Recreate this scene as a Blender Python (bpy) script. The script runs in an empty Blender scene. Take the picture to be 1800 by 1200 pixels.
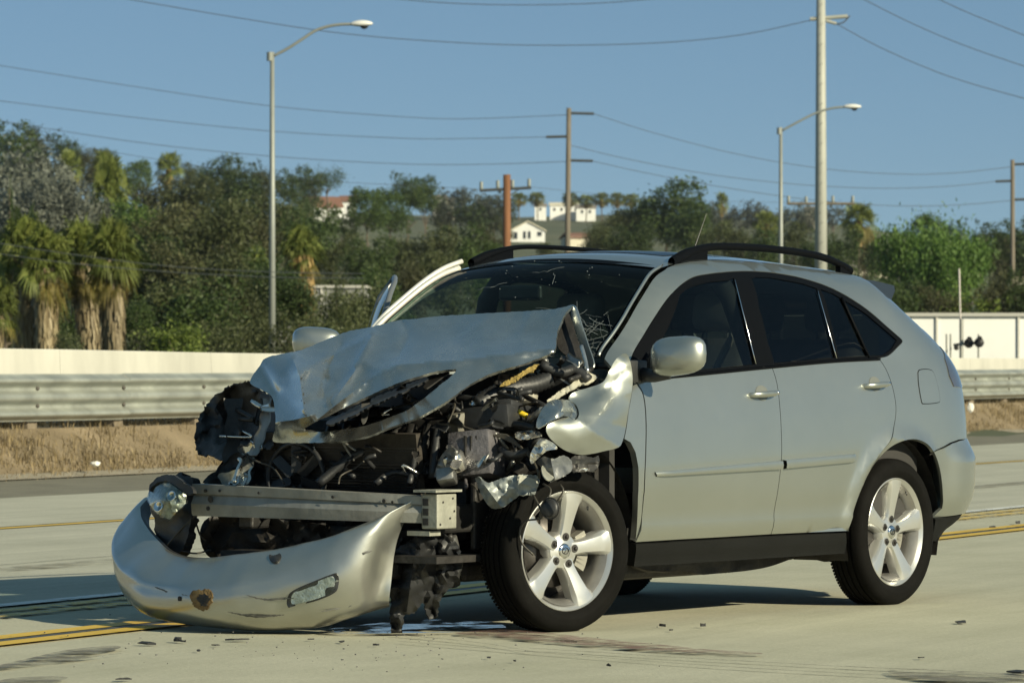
import bpy, bmesh, math, random
from mathutils import Vector, Matrix, noise
from mathutils.geometry import delaunay_2d_cdt
random.seed(7)
R = math.radians
scene = bpy.context.scene
COL = scene.collection

# ------------------------------------------------------------------ camera
FPX, CAMH, HORY = 7882.76, 1.17536, 638.0      # focal length in photo pixels, eye height, horizon row
cam_d = bpy.data.cameras.new('camera'); cam = bpy.data.objects.new('camera', cam_d); COL.objects.link(cam)
cam.location = (0, 0, CAMH); cam.rotation_euler = (R(90), 0, 0)
cam_d.sensor_width = 36.0; cam_d.lens = FPX / 1800 * 36
cam_d.shift_y = (HORY - 600) / 1800
cam_d.clip_start = 0.5; cam_d.clip_end = 6000
cam_d.dof.use_dof = True; cam_d.dof.focus_distance = 21.0; cam_d.dof.aperture_fstop = 11.0
scene.camera = cam

# ------------------------------------------------------------------ world and sun
SUN_EL = R(24); SUN_AZ = (0.77, -0.64)          # horizontal direction towards the sun (right, behind the camera)
world = bpy.data.worlds.new('World'); scene.world = world; world.use_nodes = True
wn = world.node_tree.nodes; wl = world.node_tree.links
sky = wn.new('ShaderNodeTexSky'); sky.sky_type = 'NISHITA'; sky.sun_disc = False
sky.sun_elevation = SUN_EL; sky.sun_rotation = math.atan2(SUN_AZ[0], SUN_AZ[1])
sky.altitude = 300; sky.air_density = 0.50; sky.dust_density = 0.0; sky.ozone_density = 3.0
bg = wn['Background']; bg.inputs['Strength'].default_value = 0.058
even = wn.new('ShaderNodeMix'); even.data_type = 'RGBA'; even.inputs[0].default_value = .5      # thin even haze over the whole sky
even.inputs[7].default_value = (1.95, 3.75, 4.75, 1)
wl.new(sky.outputs[0], even.inputs[6]); wl.new(even.outputs[2], bg.inputs['Color'])
sun_d = bpy.data.lights.new('sun', 'SUN'); sun = bpy.data.objects.new('sun', sun_d); COL.objects.link(sun)
sun_d.energy = 5.0; sun_d.angle = R(0.53); sun_d.color = (1.0, 0.915, 0.67)
_sd = Vector((SUN_AZ[0] * math.cos(SUN_EL), SUN_AZ[1] * math.cos(SUN_EL), math.sin(SUN_EL)))
sun.rotation_euler = _sd.to_track_quat('Z', 'Y').to_euler(); sun.location = _sd * 50
vs = scene.view_settings; vs.view_transform = 'Standard'; vs.look = 'None'; vs.gamma = 1.0; vs.use_curve_mapping = False
vs.exposure = 0.45
scene.cycles.max_bounces = 8; scene.cycles.transparent_max_bounces = 24
scene.cycles.use_denoising = True

# ------------------------------------------------------------------ helpers: objects
def tag(o, label=None, cat=None, group=None, kind=None):
    if label: o['label'] = label
    if cat: o['category'] = cat
    if group: o['group'] = group
    if kind: o['kind'] = kind
    return o
def link(o, parent=None):
    COL.objects.link(o)
    if parent is not None: o.parent = parent
    return o
def empty(name, loc=(0, 0, 0), rz=0.0, parent=None):
    o = bpy.data.objects.new(name, None); link(o, parent)
    o.location = loc; o.rotation_euler = (0, 0, rz); o.empty_display_size = 0.2
    return o
def mesh_obj(name, vs_, fs, m=None, parent=None, smooth=True, normals=None):
    me = bpy.data.meshes.new(name)
    me.from_pydata([tuple(v) for v in vs_], [], fs); me.update()
    if smooth:
        me.polygons.foreach_set('use_smooth', [True] * len(me.polygons))
    if normals is not None:
        me.normals_split_custom_set_from_vertices([tuple(n) for n in normals])
    o = bpy.data.objects.new(name, me)
    if m is not None: me.materials.append(m)
    return link(o, parent)
def copy_tree(o, parent=None):
    c = o.copy(); COL.objects.link(c); c.parent = parent
    for ch in list(o.children): copy_tree(ch, c)
    return c

class MB:
    """collects simple shapes into one mesh"""
    def __init__(s): s.v = []; s.f = []
    def add(s, v, f):
        k = len(s.v); s.v += [Vector(p) for p in v]; s.f += [tuple(i + k for i in q) for q in f]; return s
    def box(s, c, d, M=None, bev=0.0):
        hx, hy, hz = d[0] / 2, d[1] / 2, d[2] / 2
        c = Vector(c)
        if bev <= 0:
            v = [Vector((x, y, z)) for x in (-hx, hx) for y in (-hy, hy) for z in (-hz, hz)]
            f = [(0, 1, 3, 2), (4, 6, 7, 5), (0, 4, 5, 1), (2, 3, 7, 6), (0, 2, 6, 4), (1, 5, 7, 3)]
        else:
            bm = bmesh.new(); bmesh.ops.create_cube(bm, size=1.0)
            for q in bm.verts: q.co = Vector((q.co.x * d[0], q.co.y * d[1], q.co.z * d[2]))
            bmesh.ops.bevel(bm, geom=bm.edges[:], offset=min(bev, min(d) * .45), segments=2, affect='EDGES', profile=.5)
            bm.verts.index_update(); v = [q.co.copy() for q in bm.verts]; f = [tuple(w.index for w in q.verts) for q in bm.faces]; bm.free()
        if M is not None: v = [M @ p for p in v]
        return s.add([p + c for p in v], f)
    def tube(s, pts, r, n=8, cap=True):
        pts = [Vector(p) for p in pts]; rr = r if isinstance(r, (list, tuple)) else [r] * len(pts)
        v = []; f = []; up = Vector((0, 0, 1)); prev = None
        for i, p in enumerate(pts):
            t = (pts[min(i + 1, len(pts) - 1)] - pts[max(i - 1, 0)])
            t = t.normalized() if t.length > 1e-9 else Vector((0, 0, 1))
            if prev is None:
                a = t.cross(up if abs(t.z) < .9 else Vector((1, 0, 0))).normalized()
            else:
                a = (prev - t * prev.dot(t)); a = a.normalized() if a.length > 1e-6 else t.orthogonal().normalized()
            prev = a; b = t.cross(a)
            for k in range(n):
                w = 2 * math.pi * k / n
                v.append(p + (a * math.cos(w) + b * math.sin(w)) * rr[i])
        for i in range(len(pts) - 1):
            for k in range(n):
                f.append((i * n + k, i * n + (k + 1) % n, (i + 1) * n + (k + 1) % n, (i + 1) * n + k))
        if cap:
            f.append(tuple(range(n - 1, -1, -1))); f.append(tuple((len(pts) - 1) * n + k for k in range(n)))
        return s.add(v, f)
    def lathe(s, prof, n=32, M=None, closed=False):
        """profile of (radius, height) round the local z axis"""
        v = []; f = []; m = len(prof)
        for k in range(n):
            w = 2 * math.pi * k / n
            for r_, z in prof: v.append(Vector((r_ * math.cos(w), r_ * math.sin(w), z)))
        for k in range(n):
            for j in range(m if closed else m - 1):
                f.append((k * m + j, ((k + 1) % n) * m + j, ((k + 1) % n) * m + (j + 1) % m, k * m + (j + 1) % m))
        if M is not None: v = [M @ p for p in v]
        return s.add(v, f)
    def prism(s, poly, h0, h1, M=None):
        """2D polygon extruded between two heights"""
        n = len(poly); v = [Vector((p[0], p[1], h0)) for p in poly] + [Vector((p[0], p[1], h1)) for p in poly]
        f = [tuple(range(n - 1, -1, -1)), tuple(range(n, 2 * n))] + [(i, (i + 1) % n, n + (i + 1) % n, n + i) for i in range(n)]
        if M is not None: v = [M @ p for p in v]
        return s.add(v, f)
    def grid(s, rows, closed=False):
        m = len(rows[0]); v = [p for r_ in rows for p in r_]; f = []
        for i in range(len(rows) - 1):
            for j in range(m - 1 + (1 if closed else 0)):
                f.append((i * m + j, i * m + (j + 1) % m, (i + 1) * m + (j + 1) % m, (i + 1) * m + j))
        return s.add(v, f)
    def build(s, name, m=None, parent=None, smooth=False):
        o = mesh_obj(name, s.v, s.f, m, parent, smooth)
        return o
def auto_smooth(o, ang=35):
    me = o.data; me.polygons.foreach_set('use_smooth', [True] * len(me.polygons))
    try: me.set_sharp_from_angle(angle=R(ang))
    except Exception: pass
    return o

def cr(pts, n=8, closed=False):
    """Catmull-Rom through points (tuples or vectors of any size)"""
    P = [Vector(p) for p in pts]; out = []; N = len(P)
    rng = range(N if closed else N - 1)
    for i in rng:
        p1 = P[i]; p2 = P[(i + 1) % N]
        p0 = P[(i - 1) % N] if (closed or i > 0) else p1 * 2 - p2
        p3 = P[(i + 2) % N] if (closed or i + 2 < N) else p2 * 2 - p1
        for k in range(n):
            t = k / n
            out.append(.5 * ((2 * p1) + (p2 - p0) * t + (2 * p0 - 5 * p1 + 4 * p2 - p3) * t * t + (3 * p1 - p0 - 3 * p2 + p3) * t ** 3))
    if not closed: out.append(P[-1].copy())
    return out
def interp(tab, x):
    if x <= tab[0][0]: return tab[0][1]
    for (a, b), (c, d) in zip(tab, tab[1:]):
        if x <= c:
            t = (x - a) / (c - a); return b + (d - b) * t
    return tab[-1][1]
def sinterp(tab, x):
    """smooth (monotone cubic) table lookup"""
    if x <= tab[0][0]: return tab[0][1]
    if x >= tab[-1][0]: return tab[-1][1]
    n = len(tab)
    dl = [(tab[i + 1][1] - tab[i][1]) / (tab[i + 1][0] - tab[i][0]) for i in range(n - 1)]
    m = [dl[0]] + [0 if dl[i - 1] * dl[i] <= 0 else 2 * dl[i - 1] * dl[i] / (dl[i - 1] + dl[i]) for i in range(1, n - 1)] + [dl[-1]]
    for i in range(n - 1):
        if x <= tab[i + 1][0]:
            h_ = tab[i + 1][0] - tab[i][0]; t = (x - tab[i][0]) / h_
            return ((2 * t ** 3 - 3 * t * t + 1) * tab[i][1] + (t ** 3 - 2 * t * t + t) * h_ * m[i] + (-2 * t ** 3 + 3 * t * t) * tab[i + 1][1] + (t ** 3 - t * t) * h_ * m[i + 1])
def sstep(a, b, x):
    t = max(0., min(1., (x - a) / (b - a))); return t * t * (3 - 2 * t)
def inside(p, poly):
    x, y = p[0], p[1]; c = False; n = len(poly); j = n - 1
    for i in range(n):
        xi, yi = poly[i][0], poly[i][1]; xj, yj = poly[j][0], poly[j][1]
        if (yi > y) != (yj > y) and x < (xj - xi) * (y - yi) / (yj - yi) + xi: c = not c
        j = i
    return c
def seg_dist(p, a, b):
    ax, ay = a[0], a[1]; dx, dy = b[0] - ax, b[1] - ay; L2 = dx * dx + dy * dy
    t = 0 if L2 == 0 else max(0, min(1, ((p[0] - ax) * dx + (p[1] - ay) * dy) / L2))
    return math.hypot(p[0] - ax - t * dx, p[1] - ay - t * dy)
def line_dist(p, pl):
    return min(seg_dist(p, pl[i], pl[i + 1]) for i in range(len(pl) - 1))
def resample(poly, step, closed=True):
    out = []; n = len(poly)
    for i in range(n if closed else n - 1):
        a = Vector(poly[i][:2]); b = Vector(poly[(i + 1) % n][:2]); k = max(1, int(math.ceil((b - a).length / step)))
        for q in range(k): out.append(a + (b - a) * (q / k))
    if not closed: out.append(Vector(poly[-1][:2]))
    return out
def area2(poly): return .5 * sum(poly[i - 1][0] * poly[i][1] - poly[i][0] * poly[i - 1][1] for i in range(len(poly)))
def inset_poly(poly, d):
    """shrink a polygon by d (positive) along averaged edge normals"""
    n = len(poly); s = 1 if area2(poly) > 0 else -1; out = []
    for i in range(n):
        a = Vector(poly[i - 1][:2]); b = Vector(poly[i][:2]); c = Vector(poly[(i + 1) % n][:2])
        e = (b - a); g = (c - b)
        if e.length < 1e-9 or g.length < 1e-9: out.append(b); continue
        e.normalize(); g.normalize()
        n1 = Vector((-e.y, e.x)) * s; n2 = Vector((-g.y, g.x)) * s; m = n1 + n2
        if m.length < .2: m = n1
        m.normalize(); k = max(.4, m.dot(n1)); out.append(b + m * (d / k))
    return out
def tri_panel(outer, holes, spacing, jitter=0.0, lines=()):
    """constrained triangulation of a 2D polygon with holes and interior points"""
    loops = [resample(outer, spacing)] + [resample(h_, spacing) for h_ in holes]
    pts = []; edges = []
    for lp in loops:
        k = len(pts); pts += lp; edges += [(k + i, k + (i + 1) % len(lp)) for i in range(len(lp))]
    xs = [p[0] for p in loops[0]]; ys = [p[1] for p in loops[0]]
    for pl in lines:                                          # fold lines become mesh edges
        q = resample(pl, spacing, False); prev = None
        for p in q:
            ok = inside(p, loops[0]) and not any(inside(p, h_) for h_ in loops[1:]) and all((p - b).length > .45 * spacing for b in pts)
            if ok:
                pts.append(p)
                if prev is not None: edges.append((prev, len(pts) - 1))
                prev = len(pts) - 1
            else: prev = None
    nb = len(pts); bp = list(pts)
    y = min(ys) + spacing * .5; row = 0
    cell = {}
    for p in bp: cell.setdefault((int(p[0] // spacing), int(p[1] // spacing)), []).append(p)
    while y < max(ys):
        x = min(xs) + spacing * (.25 + .5 * (row % 2))
        while x < max(xs):
            p = Vector((x + random.uniform(-jitter, jitter) * spacing, y + random.uniform(-jitter, jitter) * spacing))
            if inside(p, loops[0]) and not any(inside(p, h_) for h_ in loops[1:]):
                cx, cy = int(p.x // spacing), int(p.y // spacing); ok = True
                for a in (-1, 0, 1):
                    for b in (-1, 0, 1):
                        for q in cell.get((cx + a, cy + b), ()):
                            if (q[0] - p.x) ** 2 + (q[1] - p.y) ** 2 < (.5 * spacing) ** 2: ok = False
                if ok: pts.append(p)
            x += spacing
        y += spacing * .87; row += 1
    V, E, Fc, *_ = delaunay_2d_cdt([Vector(p) for p in pts], edges, [], 0, 1e-7)
    tris = []
    for f in Fc:
        c = (V[f[0]] + V[f[1]] + V[f[2]]) / 3
        if inside(c, loops[0]) and not any(inside(c, h_) for h_ in loops[1:]): tris.append(tuple(f))
    return V, tris
def boundary(tris):
    cnt = {}
    for t in tris:
        for a, b in ((t[0], t[1]), (t[1], t[2]), (t[2], t[0])):
            if (b, a) in cnt: del cnt[(b, a)]
            else: cnt[(a, b)] = 1
    return list(cnt)

# ------------------------------------------------------------------ helpers: materials
MATS = {}
def nd(nt, t, **kw):
    n = nt.nodes.new(t)
    for k, v in kw.items():
        if k in n.inputs: n.inputs[k].default_value = v
        else: setattr(n, k, v)
    return n
def mat(name, col, rough=.6, metal=0.0, var=0.0, vscale=3.0, bump=0.0, bscale=40.0, coat=0.0, spec=.5, col2=None, dirt=0.0, rvar=0.0, aniso=None):
    """Principled material with procedural colour variation, roughness variation and fine relief"""
    if name in MATS: return MATS[name]
    m = bpy.data.materials.new(name); m.use_nodes = True; nt = m.node_tree; L = nt.links.new
    b = nt.nodes['Principled BSDF']; b.inputs['Roughness'].default_value = rough; b.inputs['Metallic'].default_value = metal
    b.inputs['Coat Weight'].default_value = coat; b.inputs['Coat Roughness'].default_value = .04; b.inputs['Specular IOR Level'].default_value = spec
    b.inputs['Base Color'].default_value = (*col, 1)
    tc = nd(nt, 'ShaderNodeTexCoord'); src = tc.outputs['Object']
    if aniso:
        mp = nd(nt, 'ShaderNodeMapping'); mp.inputs['Scale'].default_value = aniso; L(src, mp.inputs['Vector']); src = mp.outputs[0]
    if var > 0 or col2:
        n1 = nd(nt, 'ShaderNodeTexNoise', Scale=vscale, Detail=6.0, Roughness=.6); L(src, n1.inputs['Vector'])
        rp = nd(nt, 'ShaderNodeValToRGB'); rp.color_ramp.elements[0].position = .3; rp.color_ramp.elements[1].position = .7
        c2 = col2 if col2 else tuple(min(1, c * (1 + var)) for c in col); c1 = col if col2 else tuple(c * (1 - var) for c in col)
        rp.color_ramp.elements[0].color = (*c1, 1); rp.color_ramp.elements[1].color = (*c2, 1)
        L(n1.outputs['Fac'], rp.inputs[0]); L(rp.outputs[0], b.inputs['Base Color'])
        if rvar > 0:
            mr = nd(nt, 'ShaderNodeMapRange'); mr.inputs['To Min'].default_value = max(0, rough - rvar); mr.inputs['To Max'].default_value = min(1, rough + rvar)
            L(n1.outputs['Fac'], mr.inputs[0]); L(mr.outputs[0], b.inputs['Roughness'])
    if bump > 0:
        n2 = nd(nt, 'ShaderNodeTexNoise', Scale=bscale, Detail=5.0); L(src, n2.inputs['Vector'])
        bp = nd(nt, 'ShaderNodeBump', Strength=bump, Distance=.02); L(n2.outputs['Fac'], bp.inputs['Height']); L(bp.outputs[0], b.inputs['Normal'])
    MATS[name] = m; return m
def glass_mat(name, tint, refl=.9, rough=.01):
    if name in MATS: return MATS[name]
    m = bpy.data.materials.new(name); m.use_nodes = True; nt = m.node_tree; L = nt.links.new
    nt.nodes.remove(nt.nodes['Principled BSDF']); out = nt.nodes['Material Output']
    t = nd(nt, 'ShaderNodeBsdfTransparent', Color=(*tint, 1)); g = nd(nt, 'ShaderNodeBsdfGlossy', Color=(refl, refl, refl, 1), Roughness=rough)
    fr = nd(nt, 'ShaderNodeFresnel', IOR=1.5); ge = nd(nt, 'ShaderNodeNewGeometry'); mr = nd(nt, 'ShaderNodeMapRange')
    mr.inputs['To Min'].default_value = 1.5; mr.inputs['To Max'].default_value = 1 / 1.5; L(ge.outputs['Backfacing'], mr.inputs[0]); L(mr.outputs[0], fr.inputs['IOR'])     # thin sheet: same reflection from both sides
    mx = nd(nt, 'ShaderNodeMixShader')
    L(fr.outputs[0], mx.inputs[0]); L(t.outputs[0], mx.inputs[1]); L(g.outputs[0], mx.inputs[2]); L(mx.outputs[0], out.inputs[0])
    MATS[name] = m; return m
def leaf_mat(name, c1, c2, trans=.35):
    """foliage: colour varies leaf by leaf, some light passes through"""
    if name in MATS: return MATS[name]
    m = bpy.data.materials.new(name); m.use_nodes = True; nt = m.node_tree; L = nt.links.new
    b = nt.nodes['Principled BSDF']; out = nt.nodes['Material Output']
    g = nd(nt, 'ShaderNodeNewGeometry'); oi = nd(nt, 'ShaderNodeObjectInfo')
    rp = nd(nt, 'ShaderNodeValToRGB'); rp.color_ramp.elements[0].color = (*c1, 1); rp.color_ramp.elements[1].color = (*c2, 1)
    L(g.outputs['Random Per Island'], rp.inputs[0])
    hs = nd(nt, 'ShaderNodeHueSaturation'); L(rp.outputs[0], hs.inputs['Color'])
    mr = nd(nt, 'ShaderNodeMapRange'); mr.inputs['To Min'].default_value = .75; mr.inputs['To Max'].default_value = 1.2
    L(oi.outputs['Random'], mr.inputs[0]); L(mr.outputs[0], hs.inputs['Value'])
    L(hs.outputs[0], b.inputs['Base Color']); b.inputs['Roughness'].default_value = .55; b.inputs['Specular IOR Level'].default_value = .3
    tr = nd(nt, 'ShaderNodeBsdfTranslucent'); L(hs.outputs[0], tr.inputs['Color'])
    mx = nd(nt, 'ShaderNodeMixShader'); mx.inputs[0].default_value = trans
    L(b.outputs[0], mx.inputs[1]); L(tr.outputs[0], mx.inputs[2]); L(mx.outputs[0], out.inputs[0])
    MATS[name] = m; return m

ORD = ['first', 'second', 'third', 'fourth', 'fifth', 'sixth', 'seventh', 'eighth', 'ninth', 'tenth', 'eleventh', 'twelfth', 'thirteenth', 'fourteenth', 'fifteenth']
# photo pixel -> world at a given depth along the view
def W(px, py, Y): return Vector(((px - 900) / FPX * Y, Y, CAMH - (py - HORY) / FPX * Y))
def pxX(px, Y): return (px - 900) / FPX * Y
# ------------------------------------------------------------------ the freeway
RA = R(23.9); RU = Vector((math.sin(RA), math.cos(RA), 0)); RN = Vector((-math.cos(RA), math.sin(RA), 0))   # along the road, across it (away from the camera)
def road(s, t, z=0.0): p = RN * s + RU * t; return Vector((p.x, p.y, z))
def ground_mat(name, c1, c2, scale, streak, bump, rough=.85, stain=None, speck=0.0):
    """road surface: broad patches, streaks along the traffic, fine aggregate"""
    m = bpy.data.materials.new(name); m.use_nodes = True; nt = m.node_tree; L = nt.links.new
    b = nt.nodes['Principled BSDF']; b.inputs['Roughness'].default_value = rough; b.inputs['Specular IOR Level'].default_value = .25
    tc = nd(nt, 'ShaderNodeTexCoord'); mp = nd(nt, 'ShaderNodeMapping'); mp.inputs['Rotation'].default_value = (0, 0, RA); L(tc.outputs['Object'], mp.inputs['Vector'])
    n1 = nd(nt, 'ShaderNodeTexNoise', Scale=scale, Detail=7.0, Roughness=.62); L(mp.outputs[0], n1.inputs['Vector'])
    rp = nd(nt, 'ShaderNodeValToRGB'); rp.color_ramp.elements[0].position = .32; rp.color_ramp.elements[1].position = .68
    rp.color_ramp.elements[0].color = (*c1, 1); rp.color_ramp.elements[1].color = (*c2, 1); L(n1.outputs['Fac'], rp.inputs[0])
    m2 = nd(nt, 'ShaderNodeMapping'); m2.inputs['Scale'].default_value = (2.2, .05, 1); L(mp.outputs[0], m2.inputs['Vector'])
    n2 = nd(nt, 'ShaderNodeTexNoise', Scale=2.0, Detail=8.0, Roughness=.7); L(m2.outputs[0], n2.inputs['Vector'])
    r2 = nd(nt, 'ShaderNodeMapRange'); r2.inputs['From Min'].default_value = .3; r2.inputs['From Max'].default_value = .7
    r2.inputs['To Min'].default_value = 1 - streak; r2.inputs['To Max'].default_value = 1 + streak * .4; L(n2.outputs['Fac'], r2.inputs[0])
    mx = nd(nt, 'ShaderNodeMix', data_type='RGBA', blend_type='MULTIPLY'); mx.inputs[0].default_value = 1
    L(rp.outputs[0], mx.inputs[6]); L(r2.outputs[0], mx.inputs[7])
    n3 = nd(nt, 'ShaderNodeTexNoise', Scale=55.0, Detail=4.0, Roughness=.75); L(mp.outputs[0], n3.inputs['Vector'])
    r3 = nd(nt, 'ShaderNodeMapRange'); r3.inputs['From Min'].default_value = .3; r3.inputs['From Max'].default_value = .7
    r3.inputs['To Min'].default_value = 1 - speck; r3.inputs['To Max'].default_value = 1 + speck * .6; L(n3.outputs['Fac'], r3.inputs[0])
    m3 = nd(nt, 'ShaderNodeMix', data_type='RGBA', blend_type='MULTIPLY'); m3.inputs[0].default_value = 1
    L(mx.outputs[2], m3.inputs[6]); L(r3.outputs[0], m3.inputs[7]); L(m3.outputs[2], b.inputs['Base Color'])
    bp = nd(nt, 'ShaderNodeBump', Strength=bump, Distance=.01); L(n3.outputs['Fac'], bp.inputs['Height']); L(bp.outputs[0], b.inputs['Normal'])
    MATS[name] = m; return m
M_conc = ground_mat('freeway_concrete', (.405, .395, .292), (.475, .46, .35), 1.1, .11, .35, speck=.16)
M_lane = ground_mat('hov_concrete', (.40, .395, .315), (.48, .47, .38), .8, .17, .35, speck=.18)
M_asph = ground_mat('shoulder_asphalt', (.17, .16, .12), (.24, .225, .17), 2.0, .12, .5, speck=.25)
M_grav = ground_mat('gravel', (.30, .26, .19), (.42, .37, .28), 4.0, .05, .9, speck=.5)
M_dirt = ground_mat('dry_earth', (.17, .132, .08), (.28, .22, .14), 1.0, .05, .8, speck=.35)

def terrain_z(x, y):
    s = -x * math.cos(RA) + y * math.sin(RA)
    z = -0.03 + .30 * sstep(23.4, 25.4, s)
    a = (x / max(y, 1.0)) * FPX + 900                       # bearing as a photo column: the hill is higher on the left
    if y > 140:
        h_ = sinterp([(150, 0), (300, 2.5), (500, 10), (800, 20), (1000, 27), (1400, 44), (1650, 54), (2100, 50), (3500, 40)], y)
        k = interp([(-2000, 1.45), (0, 1.45), (450, 1.35), (800, 1.06), (1100, 1.0), (1450, .95), (1800, .75), (2600, .6)], a)
        k = k + (1 - k) * sstep(700, 1300, y) * (1 if k > 1 else 0)
        z += h_ * k + sstep(250, 600, y) * 1.6 * noise.noise(Vector((x / 70, y / 90, 2.3)))
    return z
def build_terrain():
    ys = [-60, -20, 0, 10, 20, 30, 36, 40, 44, 48, 52, 56, 60, 66, 72, 78, 84, 90, 96, 104, 115, 130, 150] + [150 + 20 * k for k in range(1, 80)] + [1800, 2000, 2300, 2800, 3600]
    rows = []
    for y in ys:
        half = max(60, y * .35)
        n = 90
        rows.append([Vector((-half + 2 * half * k / n, y, terrain_z(-half + 2 * half * k / n, y))) for k in range(n + 1)])
    o = MB().grid(rows).build('ground', mat('hill_brush', (.045, .062, .026), .95, var=0, col2=(.105, .105, .055), vscale=.05, bump=.6, bscale=2.0), None, True)
    tag(o, kind='structure')
build_terrain()
def strip(name, s0, s1, t0, t1, z, m, z1=None, n=1, wob=0.0):
    rows = []
    for k in range(n + 1):
        t = t0 + (t1 - t0) * k / n
        w = wob * noise.noise(Vector((t * .7, s0, 3.1))) if wob else 0
        rows.append([road(s0, t, z), road(s1 + w, t, z if z1 is None else z1)])
    o = MB().grid(rows).build(name, m, None, False); tag(o, kind='structure'); return o
strip('freeway', -30, 19.8, -60, 260, .004, M_conc)
strip('carpool_lane', 10.95, 19.75, -60, 260, .008, M_lane)
strip('shoulder', 19.8, 23.0, -60, 260, -.012, M_asph)
strip('gravel_verge', 22.95, 23.6, -60, 260, .0, M_grav, .05, n=600, wob=.25)
strip('dirt_bank', 23.4, 24.15, -60, 260, .02, M_dirt, .47, n=40)
strip('dirt_bank', 24.15, 25.1, -60, 260, .47, M_dirt, .50, n=40)

def paint_mat(name, col, wear, rough=.55):
    m = bpy.data.materials.new(name); m.use_nodes = True; nt = m.node_tree; L = nt.links.new
    b = nt.nodes['Principled BSDF']; b.inputs['Roughness'].default_value = rough; b.inputs['Base Color'].default_value = (*col, 1)
    out = nt.nodes['Material Output']; tc = nd(nt, 'ShaderNodeTexCoord')
    n1 = nd(nt, 'ShaderNodeTexNoise', Scale=9.0, Detail=8.0, Roughness=.7); L(tc.outputs['Object'], n1.inputs['Vector'])
    rp = nd(nt, 'ShaderNodeValToRGB'); rp.color_ramp.elements[0].position = wear - .06; rp.color_ramp.elements[1].position = wear + .06
    L(n1.outputs['Fac'], rp.inputs[0])
    t = nd(nt, 'ShaderNodeBsdfTransparent'); mx = nd(nt, 'ShaderNodeMixShader'); L(rp.outputs[0], mx.inputs[0]); L(t.outputs[0], mx.inputs[1]); L(b.outputs[0], mx.inputs[2]); L(mx.outputs[0], out.inputs[0])
    n2 = nd(nt, 'ShaderNodeTexNoise', Scale=2.0, Detail=6.0); L(tc.outputs['Object'], n2.inputs['Vector'])
    hs = nd(nt, 'ShaderNodeMapRange'); hs.inputs['To Min'].default_value = .7; hs.inputs['To Max'].default_value = 1.2; L(n2.outputs['Fac'], hs.inputs[0])
    mm = nd(nt, 'ShaderNodeMix', data_type='RGBA', blend_type='MULTIPLY'); mm.inputs[0].default_value = 1; mm.inputs[6].default_value = (*col, 1); L(hs.outputs[0], mm.inputs[7]); L(mm.outputs[2], b.inputs['Base Color'])
    MATS[name] = m; return m
P_y = paint_mat('yellow_paint', (.66, .43, .04), .34); P_y2 = paint_mat('worn_yellow_paint', (.66, .45, .07), .49); P_w = paint_mat('white_paint', (.72, .72, .66), .40); P_k = paint_mat('black_contrast_paint', (.07, .065, .05), .42)
def line(name, s, w, m, z=.014): strip(name, s - w / 2, s + w / 2, -40, 240, z, m)
for s0 in (9.48, 10.52):                                     # two pairs of yellow stripes with a dark contrast stripe between
    pm = P_y if s0 < 10 else P_y2
    line('yellow_line', s0, .13, pm); line('yellow_line', s0 + .22, .13, pm)
    if s0 < 10: line('dark_line', s0 + .11, .075, P_k, .0125)
line('white_line', 10.98, .13, P_w)
line('yellow_line', 16.1, .12, P_y); line('dark_line', 16.2, .07, P_k)
# concrete joints of the slabs
M_joint = mat('joint_sealant', (.12, .11, .085), .8)
def joint_gap(s, t0, t1, z=.0125):
    rows = []
    n = int((t1 - t0) / .25)
    for k in range(n + 1):
        t = t0 + (t1 - t0) * k / n; a = .01 * noise.noise(Vector((t * 2, s, 0))); w = .006 + .006 * abs(noise.noise(Vector((t * 1.3, s, 5))))
        rows.append([road(s + a - w, t, z), road(s + a + w, t, z)])
    tag(MB().grid(rows).build('slab_joint', M_joint), kind='structure')
joint_gap(13.2, -10, 90)

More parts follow.
